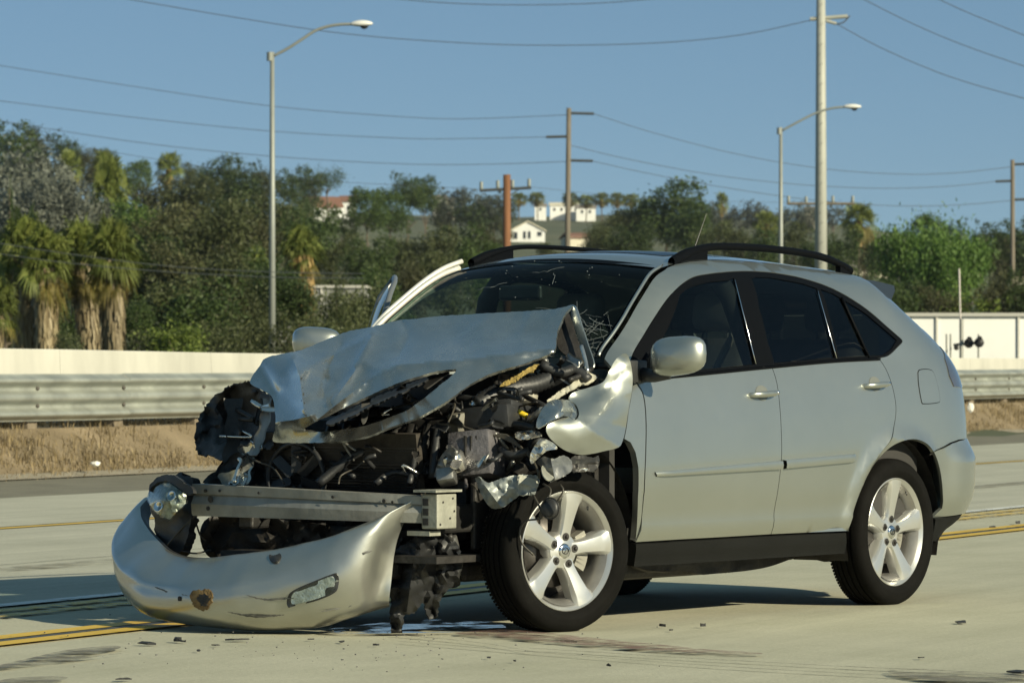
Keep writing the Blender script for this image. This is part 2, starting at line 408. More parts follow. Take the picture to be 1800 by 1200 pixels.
# ------------------------------------------------------------------ guard rail and wall
M_galv = mat('galvanised_steel', (.33, .345, .305), .5, .45, var=.24, vscale=2.5, bump=.12, bscale=8, rvar=.1)
M_post = mat('timber_post', (.16, .13, .09), .9, var=.3, vscale=6)
RAIL_S, RAIL_Z = 24.15, .555
def guard_rail():
    root = empty('guard_rail', road(RAIL_S, 40, 0), -RA)
    tag(root, 'long galvanised three-ridge guard rail along the weedy verge behind the car', 'guard rail')
    # corrugated section (depth towards the road, height) of one 3.81 m panel; root's local y runs along the road, local -x faces... 
    prof = [(.0, .0), (.012, .018), (.092, .055), (.100, .075), (.092, .095), (.012, .14), (.004, .16), (.012, .18), (.092, .222), (.100, .254), (.092, .286), (.012, .328), (.004, .348), (.012, .368), (.092, .413), (.100, .433), (.092, .453), (.012, .49), (.0, .508)]
    prof = [tuple(p) for p in cr(prof, 2)]
    th = .006; L = 3.81
    rows = []
    for y in (0, L):
        rows.append([Vector((p[0], y, p[1])) for p in prof])
    rows2 = [[Vector((p[0] - th, y, p[1])) for p in prof] for y in (0, L)]
    mb = MB().grid(rows); mb.grid(rows2)
    n = len(prof)
    for a, b in (((0, 0), (0, 1)),):
        pass
    me_o = mb.build('rail_panel', M_galv, None, True)
    me = me_o.data; bpy.data.objects.remove(me_o)
    bolt = MB()
    bolt.lathe([(0, .022), (.016, .020), (.022, .008), (.022, 0)], 10, Matrix.Rotation(R(90), 4, 'Y')); bo = bolt.build('bolt', mat('bolt_steel', (.10, .09, .08), .6, .6), None, True); bme = bo.data; bpy.data.objects.remove(bo)
    pb = MB().box((-.12, 0, -.25), (.15, .2, 1.35), bev=.01); po = pb.build('post', M_post); pme = po.data; bpy.data.objects.remove(po)
    bb = MB().box((-.03, 0, .27), (.05, .15, .36)); boo = bb.build('block', M_post); blme = boo.data; bpy.data.objects.remove(boo)
    i0, i1 = -11, 28
    for i in range(i0, i1):
        o = link(bpy.data.objects.new('rail_panel', me), root); o.location = (0.0012 * (i % 2), i * L, RAIL_Z); o.rotation_euler = (R(random.uniform(-.1, .1)), 0, 0)
        for k in (0, 1):
            y = i * L + k * L / 2
            p = link(bpy.data.objects.new('post', pme), root); p.location = (0, y, RAIL_Z)
            q = link(bpy.data.objects.new('block', blme), root); q.location = (0, y, RAIL_Z)
            if -8 <= i <= 16:
                for zz in (.16, .348):
                    b = link(bpy.data.objects.new('bolt', bme), root); b.location = (.012, y, RAIL_Z + zz)
    return root
guard_rail()
M_wall = mat('barrier_concrete', (.45, .442, .385), .85, var=.18, vscale=1.3, aniso=(1, 1, .3), bump=.2, bscale=25)
def barrier():
    root = empty('barrier_wall', road(25.3, 40, 0)); tag(root, 'pale concrete barrier wall running behind the guard rail', 'wall')
    ts = [-40 + 3.66 * k for k in range(60)]
    zt = lambda t: interp([(30, 1.37), (43, 1.34), (50, 1.285), (80, 1.265), (240, 1.2)], t)
    for a, b in zip(ts, ts[1:]):
        mb = MB(); b2 = b - .006
        sec = [(25.05, 0), (25.11, .35), (25.16, 1.0), (25.17, 1.0), (25.47, 1.0), (25.47, 0)]
        rows = []
        for t in (a, b2):
            h_ = zt(t); rows.append([road(s_, t, 0 if q == 0 else (h_ - .012 if i == 2 else h_) if q == 1.0 else q) - root.location for i, (s_, q) in enumerate(sec)])
        mb.grid(rows); k = len(mb.v); n = len(sec)
        mb.f.append(tuple(range(n - 1, -1, -1))); mb.f.append(tuple(range(n, 2 * n)))
        mb.build('wall_panel', M_wall, root)
    return root
barrier()
# ================================================================== vegetation prototypes (shared mesh data)
def leaf_cloud(lobes, n, size, seed, droop=0.0, clump=26, flat=.5, spread=.13, shell=.55):
    """many small leaf-sized faces in clumps spread through the crown's lobes ((cx,cy,cz),(rx,ry,rz))"""
    rr = random.Random(seed); V = []; F = []
    vol = [l[1][0] * l[1][1] * l[1][2] for l in lobes]; tot = sum(vol)
    nc = max(1, n // clump)
    for c in range(nc):
        q = rr.uniform(0, tot); i = 0
        while q > vol[i] and i < len(vol) - 1: q -= vol[i]; i += 1
        (cx, cy, cz), (rx, ry, rz) = lobes[i]
        d = Vector((rr.gauss(0, 1), rr.gauss(0, 1), rr.gauss(0, 1))).normalized(); k = (shell + (1 - shell) * rr.random()) ** .6 * (1 + .12 * rr.gauss(0, 1))
        cc = Vector((cx + d.x * rx * k, cy + d.y * ry * k, cz + d.z * rz * k)); sp = spread * (rx + ry + rz) / 3 * rr.uniform(.6, 1.5)
        for j in range(clump):
            p = cc + Vector((rr.gauss(0, 1), rr.gauss(0, 1), rr.gauss(0, 1) * (1 + droop * 1.5))) * sp
            if droop: p.z -= droop * sp * abs(rr.gauss(0, 1.2))
            s = size * rr.uniform(.55, 1.35)
            a = Vector((rr.gauss(0, 1), rr.gauss(0, 1), rr.gauss(0, 1) * flat - droop * 2)).normalized()
            b = a.orthogonal().normalized(); b = Matrix.Rotation(rr.uniform(0, 6.28), 3, a) @ b
            w = s * rr.uniform(.28, .55); kk = len(V)
            V += [p - a * s * .5, p + b * w * .5, p + a * s * .5, p - b * w * .5]; F.append((kk, kk + 1, kk + 2, kk + 3))
    return V, F
def branch_mesh(mb, p0, p1, r0, r1, n=6, bend=.08, seed=0):
    rr = random.Random(seed); pts = []
    L = (Vector(p1) - Vector(p0)).length
    for k in range(6):
        t = k / 5; q = Vector(p0).lerp(Vector(p1), t) + Vector((rr.gauss(0, 1), rr.gauss(0, 1), 0)) * bend * L * math.sin(math.pi * t); pts.append(q)
    mb.tube(pts, [r0 + (r1 - r0) * k / 5 for k in range(6)], n)
PROTO = {}
M_bark = mat('bark', (.12, .095, .07), .9, var=.3, vscale=3, bump=.6, bscale=12)
def proto_tree(key, lobes, n, size, lm, seed, droop=0.0, trunk_h=.35, trunk_r=.02, **kw):
    V, F = leaf_cloud(lobes, n, size, seed, droop, **kw)
    me = bpy.data.meshes.new(key + '_crown'); me.from_pydata([tuple(v) for v in V], [], F); me.materials.append(lm)
    mb = MB(); rr = random.Random(seed + 1)
    top = Vector((lobes[0][0][0] * .5, lobes[0][0][1] * .5, trunk_h)); branch_mesh(mb, (0, 0, -.06), top, trunk_r, trunk_r * .7, 8, .03, seed)
    for i, l in enumerate(lobes[:8]):
        branch_mesh(mb, top - Vector((0, 0, trunk_h * .2 * rr.random())), Vector(l[0]) * .95, trunk_r * .55, trunk_r * .12, 5, .08, seed + i)
    tm = bpy.data.meshes.new(key + '_trunk'); tm.from_pydata([tuple(v) for v in mb.v], [], mb.f); tm.materials.append(M_bark)
    PROTO[key] = (me, tm)
def rl(seed, n, base, R_, r_, zs=(.35, .95)):
    rr = random.Random(seed); out = []
    for k in range(n):
        a = rr.uniform(0, 6.28); d = R_ * math.sqrt(rr.random()); z = rr.uniform(*zs); t = 1 - abs((z - .6) / .6) ** 2 * .6
        q = r_ * rr.uniform(.7, 1.25); out.append(((d * t * math.cos(a), d * t * math.sin(a), z), (q, q, q * rr.uniform(.7, 1.0))))
    return out
LM_oak = leaf_mat('leaf_dark_green', (0.03, 0.056, 0.016), (0.088, 0.125, 0.038))
LM_mid = leaf_mat('leaf_mid_green', (0.042, 0.08, 0.018), (0.115, 0.165, 0.045))
LM_oliv = leaf_mat('leaf_olive', (0.045, 0.06, 0.022), (0.12, 0.135, 0.056))
LM_brn = leaf_mat('leaf_brown_olive', (0.05, 0.056, 0.024), (0.125, 0.128, 0.058))
LM_silv = leaf_mat('leaf_silver', (0.1, 0.112, 0.088), (0.22, 0.235, 0.19))
LM_pep = leaf_mat('leaf_pepper', (0.045, 0.098, 0.016), (0.125, 0.205, 0.045))
LM_brt = leaf_mat('leaf_bright', (0.09, 0.14, 0.022), (0.22, 0.27, 0.06))
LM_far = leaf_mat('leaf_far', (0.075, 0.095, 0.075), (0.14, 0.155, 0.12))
# unit trees: height 1, spread about 1
for i in range(3):
    proto_tree('oak%d' % i, [((0, 0, .62), (.36, .36, .30))] + rl(10 + i, 7, 0, .34, .20), 7500, .046, LM_oak if i < 2 else LM_mid, 20 + i, spread=.16)
    proto_tree('euc%d' % i, [((0, 0, .60), (.26, .26, .34))] + rl(30 + i, 10, 0, .38, .15, (.2, 1.0)), 7500, .042, (LM_oliv, LM_brn, LM_oliv)[i], 40 + i, spread=.20, flat=.8)
    proto_tree('pep%d' % i, [((0, 0, .62), (.36, .36, .30))] + rl(50 + i, 9, 0, .38, .17, (.35, .9)), 8500, .050, LM_pep, 60 + i, droop=1.0, spread=.18)
for i in range(2):
    proto_tree('silv%d' % i, [((0, 0, .58), (.40, .40, .34))] + rl(70 + i, 10, 0, .42, .17, (.15, .95)), 9500, .046, LM_silv, 80 + i, spread=.19, flat=.9)
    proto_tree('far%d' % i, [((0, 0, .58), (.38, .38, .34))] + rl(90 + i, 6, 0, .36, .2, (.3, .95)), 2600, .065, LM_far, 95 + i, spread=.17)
    proto_tree('shrub%d' % i, [((0, 0, .5), (.44, .44, .42))] + rl(100 + i, 7, 0, .42, .22, (.15, .8)), 4200, .055, (LM_brt, LM_oliv)[i], 105 + i, trunk_h=.2, spread=.18)
proto_tree('cyp', [((0, 0, .12 + .11 * k), (.30 * (1 - .09 * k) if k < 7 else .08, .30 * (1 - .09 * k) if k < 7 else .08, .10)) for k in range(8)], 3600, .035, LM_oak, 120, trunk_h=.9, trunk_r=.03, spread=.25)
proto_tree('pine', [((0, 0, .84), (.38, .38, .10)), ((.2, .1, .76), (.26, .26, .08)), ((-.24, 0, .72), (.24, .24, .08)), ((0, -.2, .92), (.22, .22, .07))], 3500, .035, LM_oak, 125, trunk_h=.7, trunk_r=.025, spread=.3)
# fan palms: trunk, skirt of dead fronds, crown of fans
M_skirt = leaf_mat('dead_frond', (.20, .155, .085), (.40, .33, .20), .15)
M_skirt_o = leaf_mat('dead_frond_orange', (.20, .13, .05), (.36, .25, .10), .2)
LM_palm = leaf_mat('palm_frond', (0.075, 0.105, 0.02), (0.2, 0.225, 0.06))
LM_palm_y = leaf_mat('palm_frond_yellow', (.14, .13, .03), (.26, .21, .06))
def fan(mbv, mbf, base, d, L, nl, spread, droop, rr):
    d = d.normalized(); side = d.cross(Vector((0, 0, 1)))
    side = side.normalized() if side.length > .05 else Vector((1, 0, 0)); up = side.cross(d).normalized()
    roll = rr.uniform(-.8, .8); s2 = side * math.cos(roll) + up * math.sin(roll)
    c = base + d * L * .45
    for k in range(nl):
        a = -spread + 2 * spread * k / (nl - 1); q = (d * math.cos(a) + s2 * math.sin(a)).normalized(); l = L * .62 * (1 - .25 * abs(a) / spread) * rr.uniform(.85, 1.1)
        t1 = c + q * l * .6; t2 = c + q * l + Vector((0, 0, -droop * l * rr.uniform(.5, 1.4))); w = q.cross(d.cross(s2)).normalized() * l * .045
        i = len(mbv); mbv += [c, t1 + w, t2, t1 - w]; mbf.append((i, i + 1, i + 2, i + 3))
    i = len(mbv); w = s2 * .008; mbv += [base - w, base + w, c + w, c - w]; mbf.append((i, i + 1, i + 2, i + 3))
def proto_palm(key, seed, h_skirt=.60, r_sk=.115, crown=.31, skirt_m=M_skirt, lm=LM_palm, nf=80, bare=.0, tr=.06):
    rr = random.Random(seed); V = []; F = []
    top = Vector((0, 0, .80))
    for k in range(nf):
        el = rr.uniform(-.35, 1.35); az = rr.uniform(0, 6.28); fan(V, F, top + Vector((0, 0, rr.uniform(-.04, .03))), Vector((math.cos(az) * math.cos(el), math.sin(az) * math.cos(el), math.sin(el))), crown * rr.uniform(.8, 1.15), 13, 1.15, .35, rr)
    cm = bpy.data.meshes.new(key + '_crown'); cm.from_pydata([tuple(v) for v in V], [], F); cm.materials.append(lm)
    V = []; F = []
    z0, z1 = .80 - h_skirt, .80
    for k in range(1500):
        z = rr.uniform(z0 + .04, z1); az = rr.uniform(0, 6.28); t = (z - z0) / (z1 - z0); r_ = r_sk * (.75 + .35 * t + .12 * math.sin(az * 3 + seed)) * rr.uniform(.5, 1.12)
        p = Vector((r_ * math.cos(az), r_ * math.sin(az), z)); L = rr.uniform(.05, .13); o_ = Vector((math.cos(az), math.sin(az), 0)); tdir = Vector((-math.sin(az), math.cos(az), 0)); w = rr.uniform(.006, .016)
        q = p + Vector((0, 0, -L)) + o_ * rr.uniform(-.01, .03) + tdir * rr.uniform(-.02, .02); i = len(V); V += [p - tdir * w, p + tdir * w, q + tdir * w * .6, q - tdir * w * .6]; F.append((i, i + 1, i + 2, i + 3))
    sm_ = bpy.data.meshes.new(key + '_skirt'); sm_.from_pydata([tuple(v) for v in V], [], F); sm_.materials.append(skirt_m)
    mb = MB().tube([Vector((0, 0, -.08)), Vector((.01, 0, .4)), Vector((0, 0, .80))], [tr, tr * .85, tr * .75], 10)
    tm = bpy.data.meshes.new(key + '_trunk'); tm.from_pydata([tuple(v) for v in mb.v], [], mb.f); tm.materials.append(M_bark)
    V = []; F = []
    for k in range(16):                                       # yellowing fronds under the crown
        el = rr.uniform(-.8, -.2); az = rr.uniform(0, 6.28); fan(V, F, top + Vector((0, 0, -.04)), Vector((math.cos(az) * math.cos(el), math.sin(az) * math.cos(el), math.sin(el))), crown * rr.uniform(.7, 1.0), 11, 1.0, .5, rr)
    ym = bpy.data.meshes.new(key + '_yellow'); ym.from_pydata([tuple(v) for v in V], [], F); ym.materials.append(LM_palm_y)
    PROTO[key] = (cm, tm, sm_, ym)
for i in range(3): proto_palm('palm%d' % i, 200 + i)
proto_palm('palmo', 210, h_skirt=.52, r_sk=.10, crown=.24, skirt_m=M_skirt_o, tr=.035)
proto_palm('palmt', 212, h_skirt=.22, r_sk=.045, crown=.30, skirt_m=M_skirt_o, tr=.018, nf=50)
proto_palm('palml', 214, h_skirt=.50, r_sk=.10, crown=.40, tr=.05, nf=70)

DM = [(100, 100), (165, 165), (190, 240), (215, 320), (230, 420), (250, 460), (300, 620), (350, 850), (420, 1000), (480, 1200), (560, 1480), (580, 1500)]
def put(key, name, px, py_top, wpx, D, label, group=None, cat='tree', zb=None, rot=None):
    """stand a tree so that its top and width read as in the photograph at its true distance"""
    D = interp(DM, D); x = pxX(px, D); z0 = terrain_z(x, D) if zb is None else zb
    zt = CAMH + (HORY - py_top) / FPX * D; hgt = max(.6, (zt - z0)); w = wpx / FPX * D
    root = empty(name, (x, D, z0 - .05), random.uniform(0, 6.28) if rot is None else rot); tag(root, label, cat, group)
    if cat == 'palm': root.rotation_euler.x = random.uniform(-.06, .06); root.rotation_euler.y = random.uniform(-.06, .06)
    ms = PROTO[key]; nm = ['crown', 'trunk', 'skirt', 'yellow_fronds']
    for i, me in enumerate(ms):
        o = bpy.data.objects.new(nm[i] if cat != 'shrub' or i else 'foliage', me); link(o, root); o.scale = (w, w, hgt)
        if len(ms) == 2 and key != 'cyp':
            zs = min(hgt, 1.15 * w) if cat != 'shrub' else hgt
            if i == 0: o.scale = (w * 1.12, w * 1.12, zs); o.location = (0, 0, hgt - zs)
            else: o.scale = (zs, zs, hgt * .97)
    return root
# ---- planting list
T_ = put
G_r = 'trees along the left ridge'
for i, (px, py, w, D, k) in enumerate([(12, 222, 120, 330, 'oak1'), (58, 236, 110, 345, 'euc0'), (118, 240, 62, 340, 'oak0'), (150, 262, 80, 335, 'euc1'), (186, 270, 60, 350, 'oak1'), (205, 262, 30, 360, 'cyp'), (240, 282, 66, 350, 'oak2'), (338, 292, 60, 330, 'euc0'), (382, 284, 90, 320, 'oak1'), (425, 288, 80, 315, 'oak0'), (462, 296, 70, 330, 'euc2'), (512, 300, 70, 340, 'oak1'), (545, 312, 60, 350, 'euc0')]):
    T_(k, 'ridge_tree', px, py, w, D, 'dark tree, %s from left along the left ridge skyline' % ORD[i], G_r)
T_('palmt', 'fan_palm', 292, 270, 95, 300, 'skyline fan palm standing out of the left ridge trees', cat='palm'); T_('palmt', 'fan_palm', 186, 265, 80, 300, 'fan palm with brownish crown on the far left ridge', cat='palm'); T_('palmt', 'fan_palm', 122, 268, 90, 280, 'leftmost fan palm on the ridge among dark trees', cat='palm')
T_('pine', 'umbrella_pine', 575, 300, 70, 340, 'flat-topped umbrella pine above the red-roofed house')
T_('silv0', 'silver_tree', 22, 268, 220, 215, 'silvery grey leafy tree at the left edge of the photo'); T_('silv1', 'silver_tree', 105, 325, 190, 190, 'silvery grey rounded tree behind the skirted palms'); T_('silv0', 'silver_tree', 70, 300, 180, 205, 'silvery grey tree between the two other silver trees')
T_('cyp', 'cypress', 17, 292, 42, 165, 'slim dark cypress before the silvery tree at left edge')
T_('palml', 'fan_palm', 205, 308, 105, 210, 'broad green fan palm above the silvery rounded tree', cat='palm')
G_m = 'dense trees filling the left hillside'
HL = ['dusty tree, %s from left in the hillside row below the left skyline' % ORD[k] for k in range(4)] + ['dusty tree, %s from left in the upper hillside row above the palms' % ORD[k] for k in range(6)] + ['olive tree, %s from left in the middle row behind the lamp post' % ORD[k] for k in range(4)] + ['shady tree below the middle row, left of the lamp post', 'shady tree right behind the fourth skirted palm', 'shady olive tree just left of the lamp post foot', 'dark tree just right of the lamp post shaft', 'dark tree between the second and third skirted palms, upper', 'olive tree behind the leftmost skirted palm crown', 'dark low tree between the pairs of skirted palms', 'dark low tree right of the fourth skirted palm trunk']
for i, (px, py, w, D, k) in enumerate([(275, 318, 150, 250, 'euc1'), (330, 325, 150, 240, 'euc0'), (395, 330, 150, 245, 'oak0'), (455, 335, 150, 250, 'euc2'), (235, 352, 150, 200, 'oak2'), (300, 360, 170, 195, 'euc1'), (370, 365, 170, 190, 'euc0'), (440, 372, 170, 195, 'euc1'), (505, 350, 130, 230, 'euc2'), (545, 372, 110, 220, 'oak1'), (255, 420, 160, 160, 'oak1'), (320, 430, 170, 158, 'euc1'), (395, 440, 180, 155, 'euc2'), (465, 440, 150, 160, 'oak0'), (355, 490, 170, 140, 'oak0'), (285, 500, 150, 142, 'euc0'), (430, 500, 160, 142, 'euc2'), (500, 480, 120, 150, 'oak1'), (120, 430, 120, 160, 'oak0'), (10, 430, 120, 160, 'euc0'), (110, 520, 110, 140, 'oak1'), (235, 520, 90, 138, 'oak0')]):
    T_(k, 'hillside_tree', px, py, w, D, HL[i], G_m)
T_('palm0', 'skirted_palm', 42, 388, 190, 124, 'leftmost tall skirted fan palm behind the barrier wall', cat='palm'); T_('palm1', 'skirted_palm', 82, 410, 180, 122, 'skirted fan palm with yellowing fronds, second from left', cat='palm')
T_('palm2', 'skirted_palm', 163, 398, 190, 124, 'skirted fan palm with broad green crown, third from left', cat='palm'); T_('palm0', 'skirted_palm', 202, 392, 185, 122, 'skirted fan palm nearest the dark olive trees, fourth from left', cat='palm', rot=2.1)
T_('palml', 'young_palm', -8, 505, 120, 120, 'low green palm cut by the left photo edge', cat='palm')
T_('palmo', 'dead_skirt_palm', 541, 390, 190, 165, 'palm with orange-brown dead skirt right of the lamp post', cat='palm'); T_('palmo', 'dead_skirt_palm', 456, 430, 140, 170, 'small green palm just left of the lamp post', cat='palm')
for px, py, w, D, k, lb in [(305, 552, 120, 112, 'shrub0', 'bright green shrub behind the wall right of the skirted palms'), (250, 575, 70, 112, 'shrub1', 'low olive shrub between palms and bright green shrub'), (375, 560, 100, 114, 'shrub1', 'olive shrub left of the lamp post base'), (430, 545, 110, 118, 'shrub1', 'dark olive shrub behind the lamp post base'), (515, 560, 80, 118, 'shrub1', 'olive shrub just right of the lamp post base'), (125, 575, 60, 113, 'shrub1', 'shaded shrub between the two pairs of skirted palms'), (575, 545, 90, 125, 'shrub1', 'olive shrub behind the far door mirror'), (615, 505, 90, 150, 'shrub1', 'tall olive shrub before the pale building'), (545, 500, 80, 150, 'shrub1', 'olive shrub under the orange-skirted palm'), (650, 490, 90, 152, 'shrub1', 'olive shrub hiding the right end of the pale building'), (582, 500, 70, 152, 'shrub1', 'olive shrub before the middle of the pale building')]:
    T_(k, 'shrub', px, py, w, D, lb, cat='shrub')
T_('cyp', 'cypress', 592, 462, 30, 150, 'slim dark cypress before the pale building'); T_('cyp', 'cypress', 622, 330, 24, 330, 'small far cypress beside the red-roofed house')
# middle
T_('oak2', 'round_tree', 645, 330, 80, 300, 'round green tree right of the red-roofed house'); T_('oak2', 'round_tree', 685, 332, 80, 305, 'round green tree touching the tall dark pair')
T_('oak0', 'tall_tree', 716, 306, 70, 310, 'tallest dark tree on the centre skyline'); T_('oak1', 'tall_tree', 748, 316, 64, 312, 'dark tree just right of the tallest centre tree')
G_c = 'bushes on the centre slope'
for i, (px, py, w, D, k) in enumerate([(600, 420, 100, 220, 'euc0'), (650, 425, 100, 215, 'oak1'), (700, 415, 110, 225, 'euc2'), (755, 410, 110, 225, 'euc0'), (810, 405, 110, 230, 'oak1'), (850, 400, 90, 240, 'euc1'), (660, 470, 110, 180, 'oak0'), (725, 462, 100, 182, 'euc1'), (790, 455, 110, 180, 'euc0'), (845, 440, 100, 190, 'oak2'), (690, 520, 100, 160, 'oak1'), (630, 515, 90, 162, 'euc1'), (560, 480, 90, 175, 'euc2'), (872, 425, 60, 220, 'oak2'), (965, 432, 50, 232, 'euc0')]):
    T_(k, 'slope_bush', px, py, w, D, ('olive bush, %s from left in the upper slope row above the windscreen' % ORD[i] if i < 6 else 'olive bush, %s from left in the lower slope row above the windscreen' % ORD[i - 6] if i < 10 else 'low bush beside the windscreen pillar, %s of the near ones' % ORD[i - 10]), G_c)
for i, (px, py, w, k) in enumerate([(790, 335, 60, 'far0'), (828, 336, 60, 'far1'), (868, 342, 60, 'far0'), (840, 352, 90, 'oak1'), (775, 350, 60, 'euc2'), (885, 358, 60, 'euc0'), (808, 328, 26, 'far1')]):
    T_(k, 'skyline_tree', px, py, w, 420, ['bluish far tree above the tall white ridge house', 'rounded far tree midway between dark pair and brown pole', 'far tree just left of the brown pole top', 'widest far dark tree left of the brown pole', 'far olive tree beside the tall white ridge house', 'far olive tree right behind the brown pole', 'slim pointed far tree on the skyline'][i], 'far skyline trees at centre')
for px, py, lb in [(912, 340, 'first'), (945, 338, 'second'), (1002, 340, 'third'), (1030, 343, 'fourth'), (1058, 340, 'fifth'), (1085, 340, 'sixth'), (1111, 342, 'last')]:
    T_('palmt', 'far_palm', px, py, 62, 560, 'tiny far palm, %s from left by the ridge houses' % lb, 'far palms on the ridge', cat='palm')
for px, py, w, D, k in [(600, 378, 70, 300, 'oak1'), (560, 388, 60, 300, 'euc0'), (540, 350, 50, 320, 'oak0')]: T_(k, 'slope_bush', px, py, w, D, {600: 'dark bush right below the red-roofed house', 560: 'olive bush before the red-roofed house wall', 540: 'dark tree just left of the red-roofed house'}[px], 'bushes below the red-roofed house')
# right
T_('oak1', 'big_tree', 1172, 330, 150, 300, 'big broad green tree behind the roof rail'); T_('oak1', 'big_tree', 1215, 362, 110, 295, 'darker right shoulder of the big green tree'); T_('euc0', 'big_tree', 1120, 355, 80, 310, 'olive tree left of the big broad green tree')
for i, (px, py, w, D, k) in enumerate([(1045, 432, 60, 300, 'euc0'), (1080, 375, 90, 300, 'euc0'), (1050, 395, 80, 280, 'euc2'), (1110, 400, 90, 270, 'oak1'), (1255, 395, 80, 270, 'euc0'), (1300, 400, 90, 270, 'euc2'), (1345, 410, 80, 260, 'oak1'), (1395, 400, 90, 265, 'euc0'), (1440, 410, 80, 255, 'oak0'), (1475, 415, 80, 255, 'oak1'), (1520, 400, 90, 270, 'euc1'), (1555, 415, 80, 260, 'oak0')]):
    T_(k, 'verge_tree', px, py, w, D, 'olive tree, %s from left in the low belt behind the car roof' % ORD[i], 'low tree belt behind the car roof')
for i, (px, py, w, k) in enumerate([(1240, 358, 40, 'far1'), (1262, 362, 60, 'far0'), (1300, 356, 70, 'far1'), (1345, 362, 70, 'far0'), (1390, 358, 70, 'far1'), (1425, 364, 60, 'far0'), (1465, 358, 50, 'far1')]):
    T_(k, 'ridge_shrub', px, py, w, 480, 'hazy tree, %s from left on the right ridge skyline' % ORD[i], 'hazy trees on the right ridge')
T_('palmt', 'far_palm', 1268, 340, 46, 470, 'single tall far palm right of the big tree', cat='palm'); T_('palmt', 'far_palm', 1343, 374, 90, 330, 'grey-green palm left of the second lamp post', cat='palm'); T_('palmt', 'far_palm', 1508, 358, 125, 260, 'brown-skirted palm right of the tall steel pole', cat='palm')
T_('pep0', 'pepper_tree', 1612, 400, 130, 215, 'left half of the weeping green pepper trees'); T_('pep1', 'pepper_tree', 1665, 408, 130, 210, 'middle weeping green pepper tree'); T_('pep2', 'pepper_tree', 1702, 420, 90, 214, 'right weeping green pepper tree beside the far pole'); T_('oak2', 'tall_tree', 1630, 376, 80, 240, 'darker peak rising behind the weeping trees'); T_('oak0', 'tall_tree', 1672, 388, 70, 242, 'dark crown behind the middle weeping tree')
for i, (px, py, w, k) in enumerate([(1725, 405, 60, 'euc2'), (1740, 395, 90, 'oak0'), (1765, 420, 90, 'euc1'), (1785, 392, 100, 'oak1'), (1815, 400, 90, 'oak0')]):
    T_(k, 'tall_tree', px, py, w, 290, 'dark tree, %s from left in the group at the right edge' % ORD[i], 'dark trees at the right edge')
for i, (px, py, w, k) in enumerate([(1555, 480, 80, 'oak0'), (1595, 500, 100, 'oak1'), (1650, 505, 110, 'euc1'), (1710, 505, 100, 'shrub0'), (1755, 480, 90, 'euc1'), (1800, 480, 90, 'oak1')]):
    T_(k, 'hedge_bush', px, py, w, 195, 'bush, %s from left in the hedge above the white building' % ORD[i], 'hedge above the white building', cat='shrub')

# ================================================================== buildings
M_white = mat('white_stucco', (.74, .74, .71), .85, var=.05, vscale=.6); M_tile = mat('red_roof_tile', (.20, .10, .065), .8, var=.2, vscale=2); M_gtile = mat('grey_roof', (.24, .21, .18), .8, var=.2, vscale=2)
M_win = mat('dark_window', (.03, .035, .04), .15); M_crm = mat('cream_stucco', (.62, .57, .44), .85, var=.06, vscale=.6)
def house(name, label, px, py_base, wpx, py_eave, py_ridge, D, m, rm, depth=9.0, gable_front=False, wins=(), rz=0.0):
    x = pxX(px, D); zb = CAMH + (HORY - py_base) / FPX * D; w = wpx / FPX * D; he = (py_base - py_eave) / FPX * D; hr = (py_base - py_ridge) / FPX * D
    root = empty(name, (x, D, zb), rz); tag(root, label, 'house')
    MB().box((0, depth / 2, (he - 6) / 2), (w, depth, he + 6)).build('wall', m, root)
    mb = MB(); o_ = .35
    if gable_front:
        mb.prism([(-w / 2 - o_, he - .12), (0, hr), (w / 2 + o_, he - .12), (w / 2 + o_, he - .35), (0, hr - .25), (-w / 2 - o_, he - .35)], -depth - o_, o_, Matrix.Rotation(R(90), 4, 'X'))
        g = MB().prism([(-w / 2 + .01, he - .02), (w / 2 - .01, he - .02), (0, hr - .2)], -depth + .02, -.0, Matrix.Rotation(R(90), 4, 'X')); g.build('gable', m, root)
    else:
        mb.prism([(-o_, he - .1), (depth / 2, hr), (depth + o_, he - .1), (depth + o_, he - .3), (depth / 2, hr - .22), (-o_, he - .3)], -w / 2 - o_, w / 2 + o_, Matrix(((0, 0, 1, 0), (1, 0, 0, 0), (0, 1, 0, 0), (0, 0, 0, 1))))
    mb.build('roof', rm, root)
    for (fx, fz, ww, hh) in wins:
        wo = MB().box((fx * w, -.03, fz * he), (ww, .08, hh)).build('window', M_win, root)
        MB().box((fx * w, -.06, fz * he - hh / 2 - .05), (ww + .2, .14, .08)).build('sill', m, wo)
    return root
house('gabled_house', 'white gabled house right of the brown utility pole', 928, 424, 60, 404, 388, 1000, M_white, M_crm, 8, True, [(-.36, .5, .8, 1.5), (-.10, .55, .6, 1.6), (.04, .55, .6, 1.6), (.34, .65, 1.0, .9)])
house('red_roof_house', 'white house with red tiled roof on the left ridge', 572, 388, 60, 362, 344, 900, M_white, M_tile, 9, False, [(-.2, .5, .7, .9), (.25, .5, .5, .9)], .25)
house('red_roof_house', 'far white house beside round green trees', 612, 380, 26, 352, 343, 930, M_white, M_tile, 6, False, [(0, .5, .5, .9)])
house('ridge_house', 'tall white ridge house left of the brown pole', 772, 375, 24, 348, 342, 1450, M_white, M_gtile, 8, False, [(-.2, .7, .7, .8), (.2, .4, .7, .8)]); house('ridge_house', 'small cream ridge house beside the tall white one', 790, 370, 16, 352, 346, 1460, M_crm, M_gtile, 8)
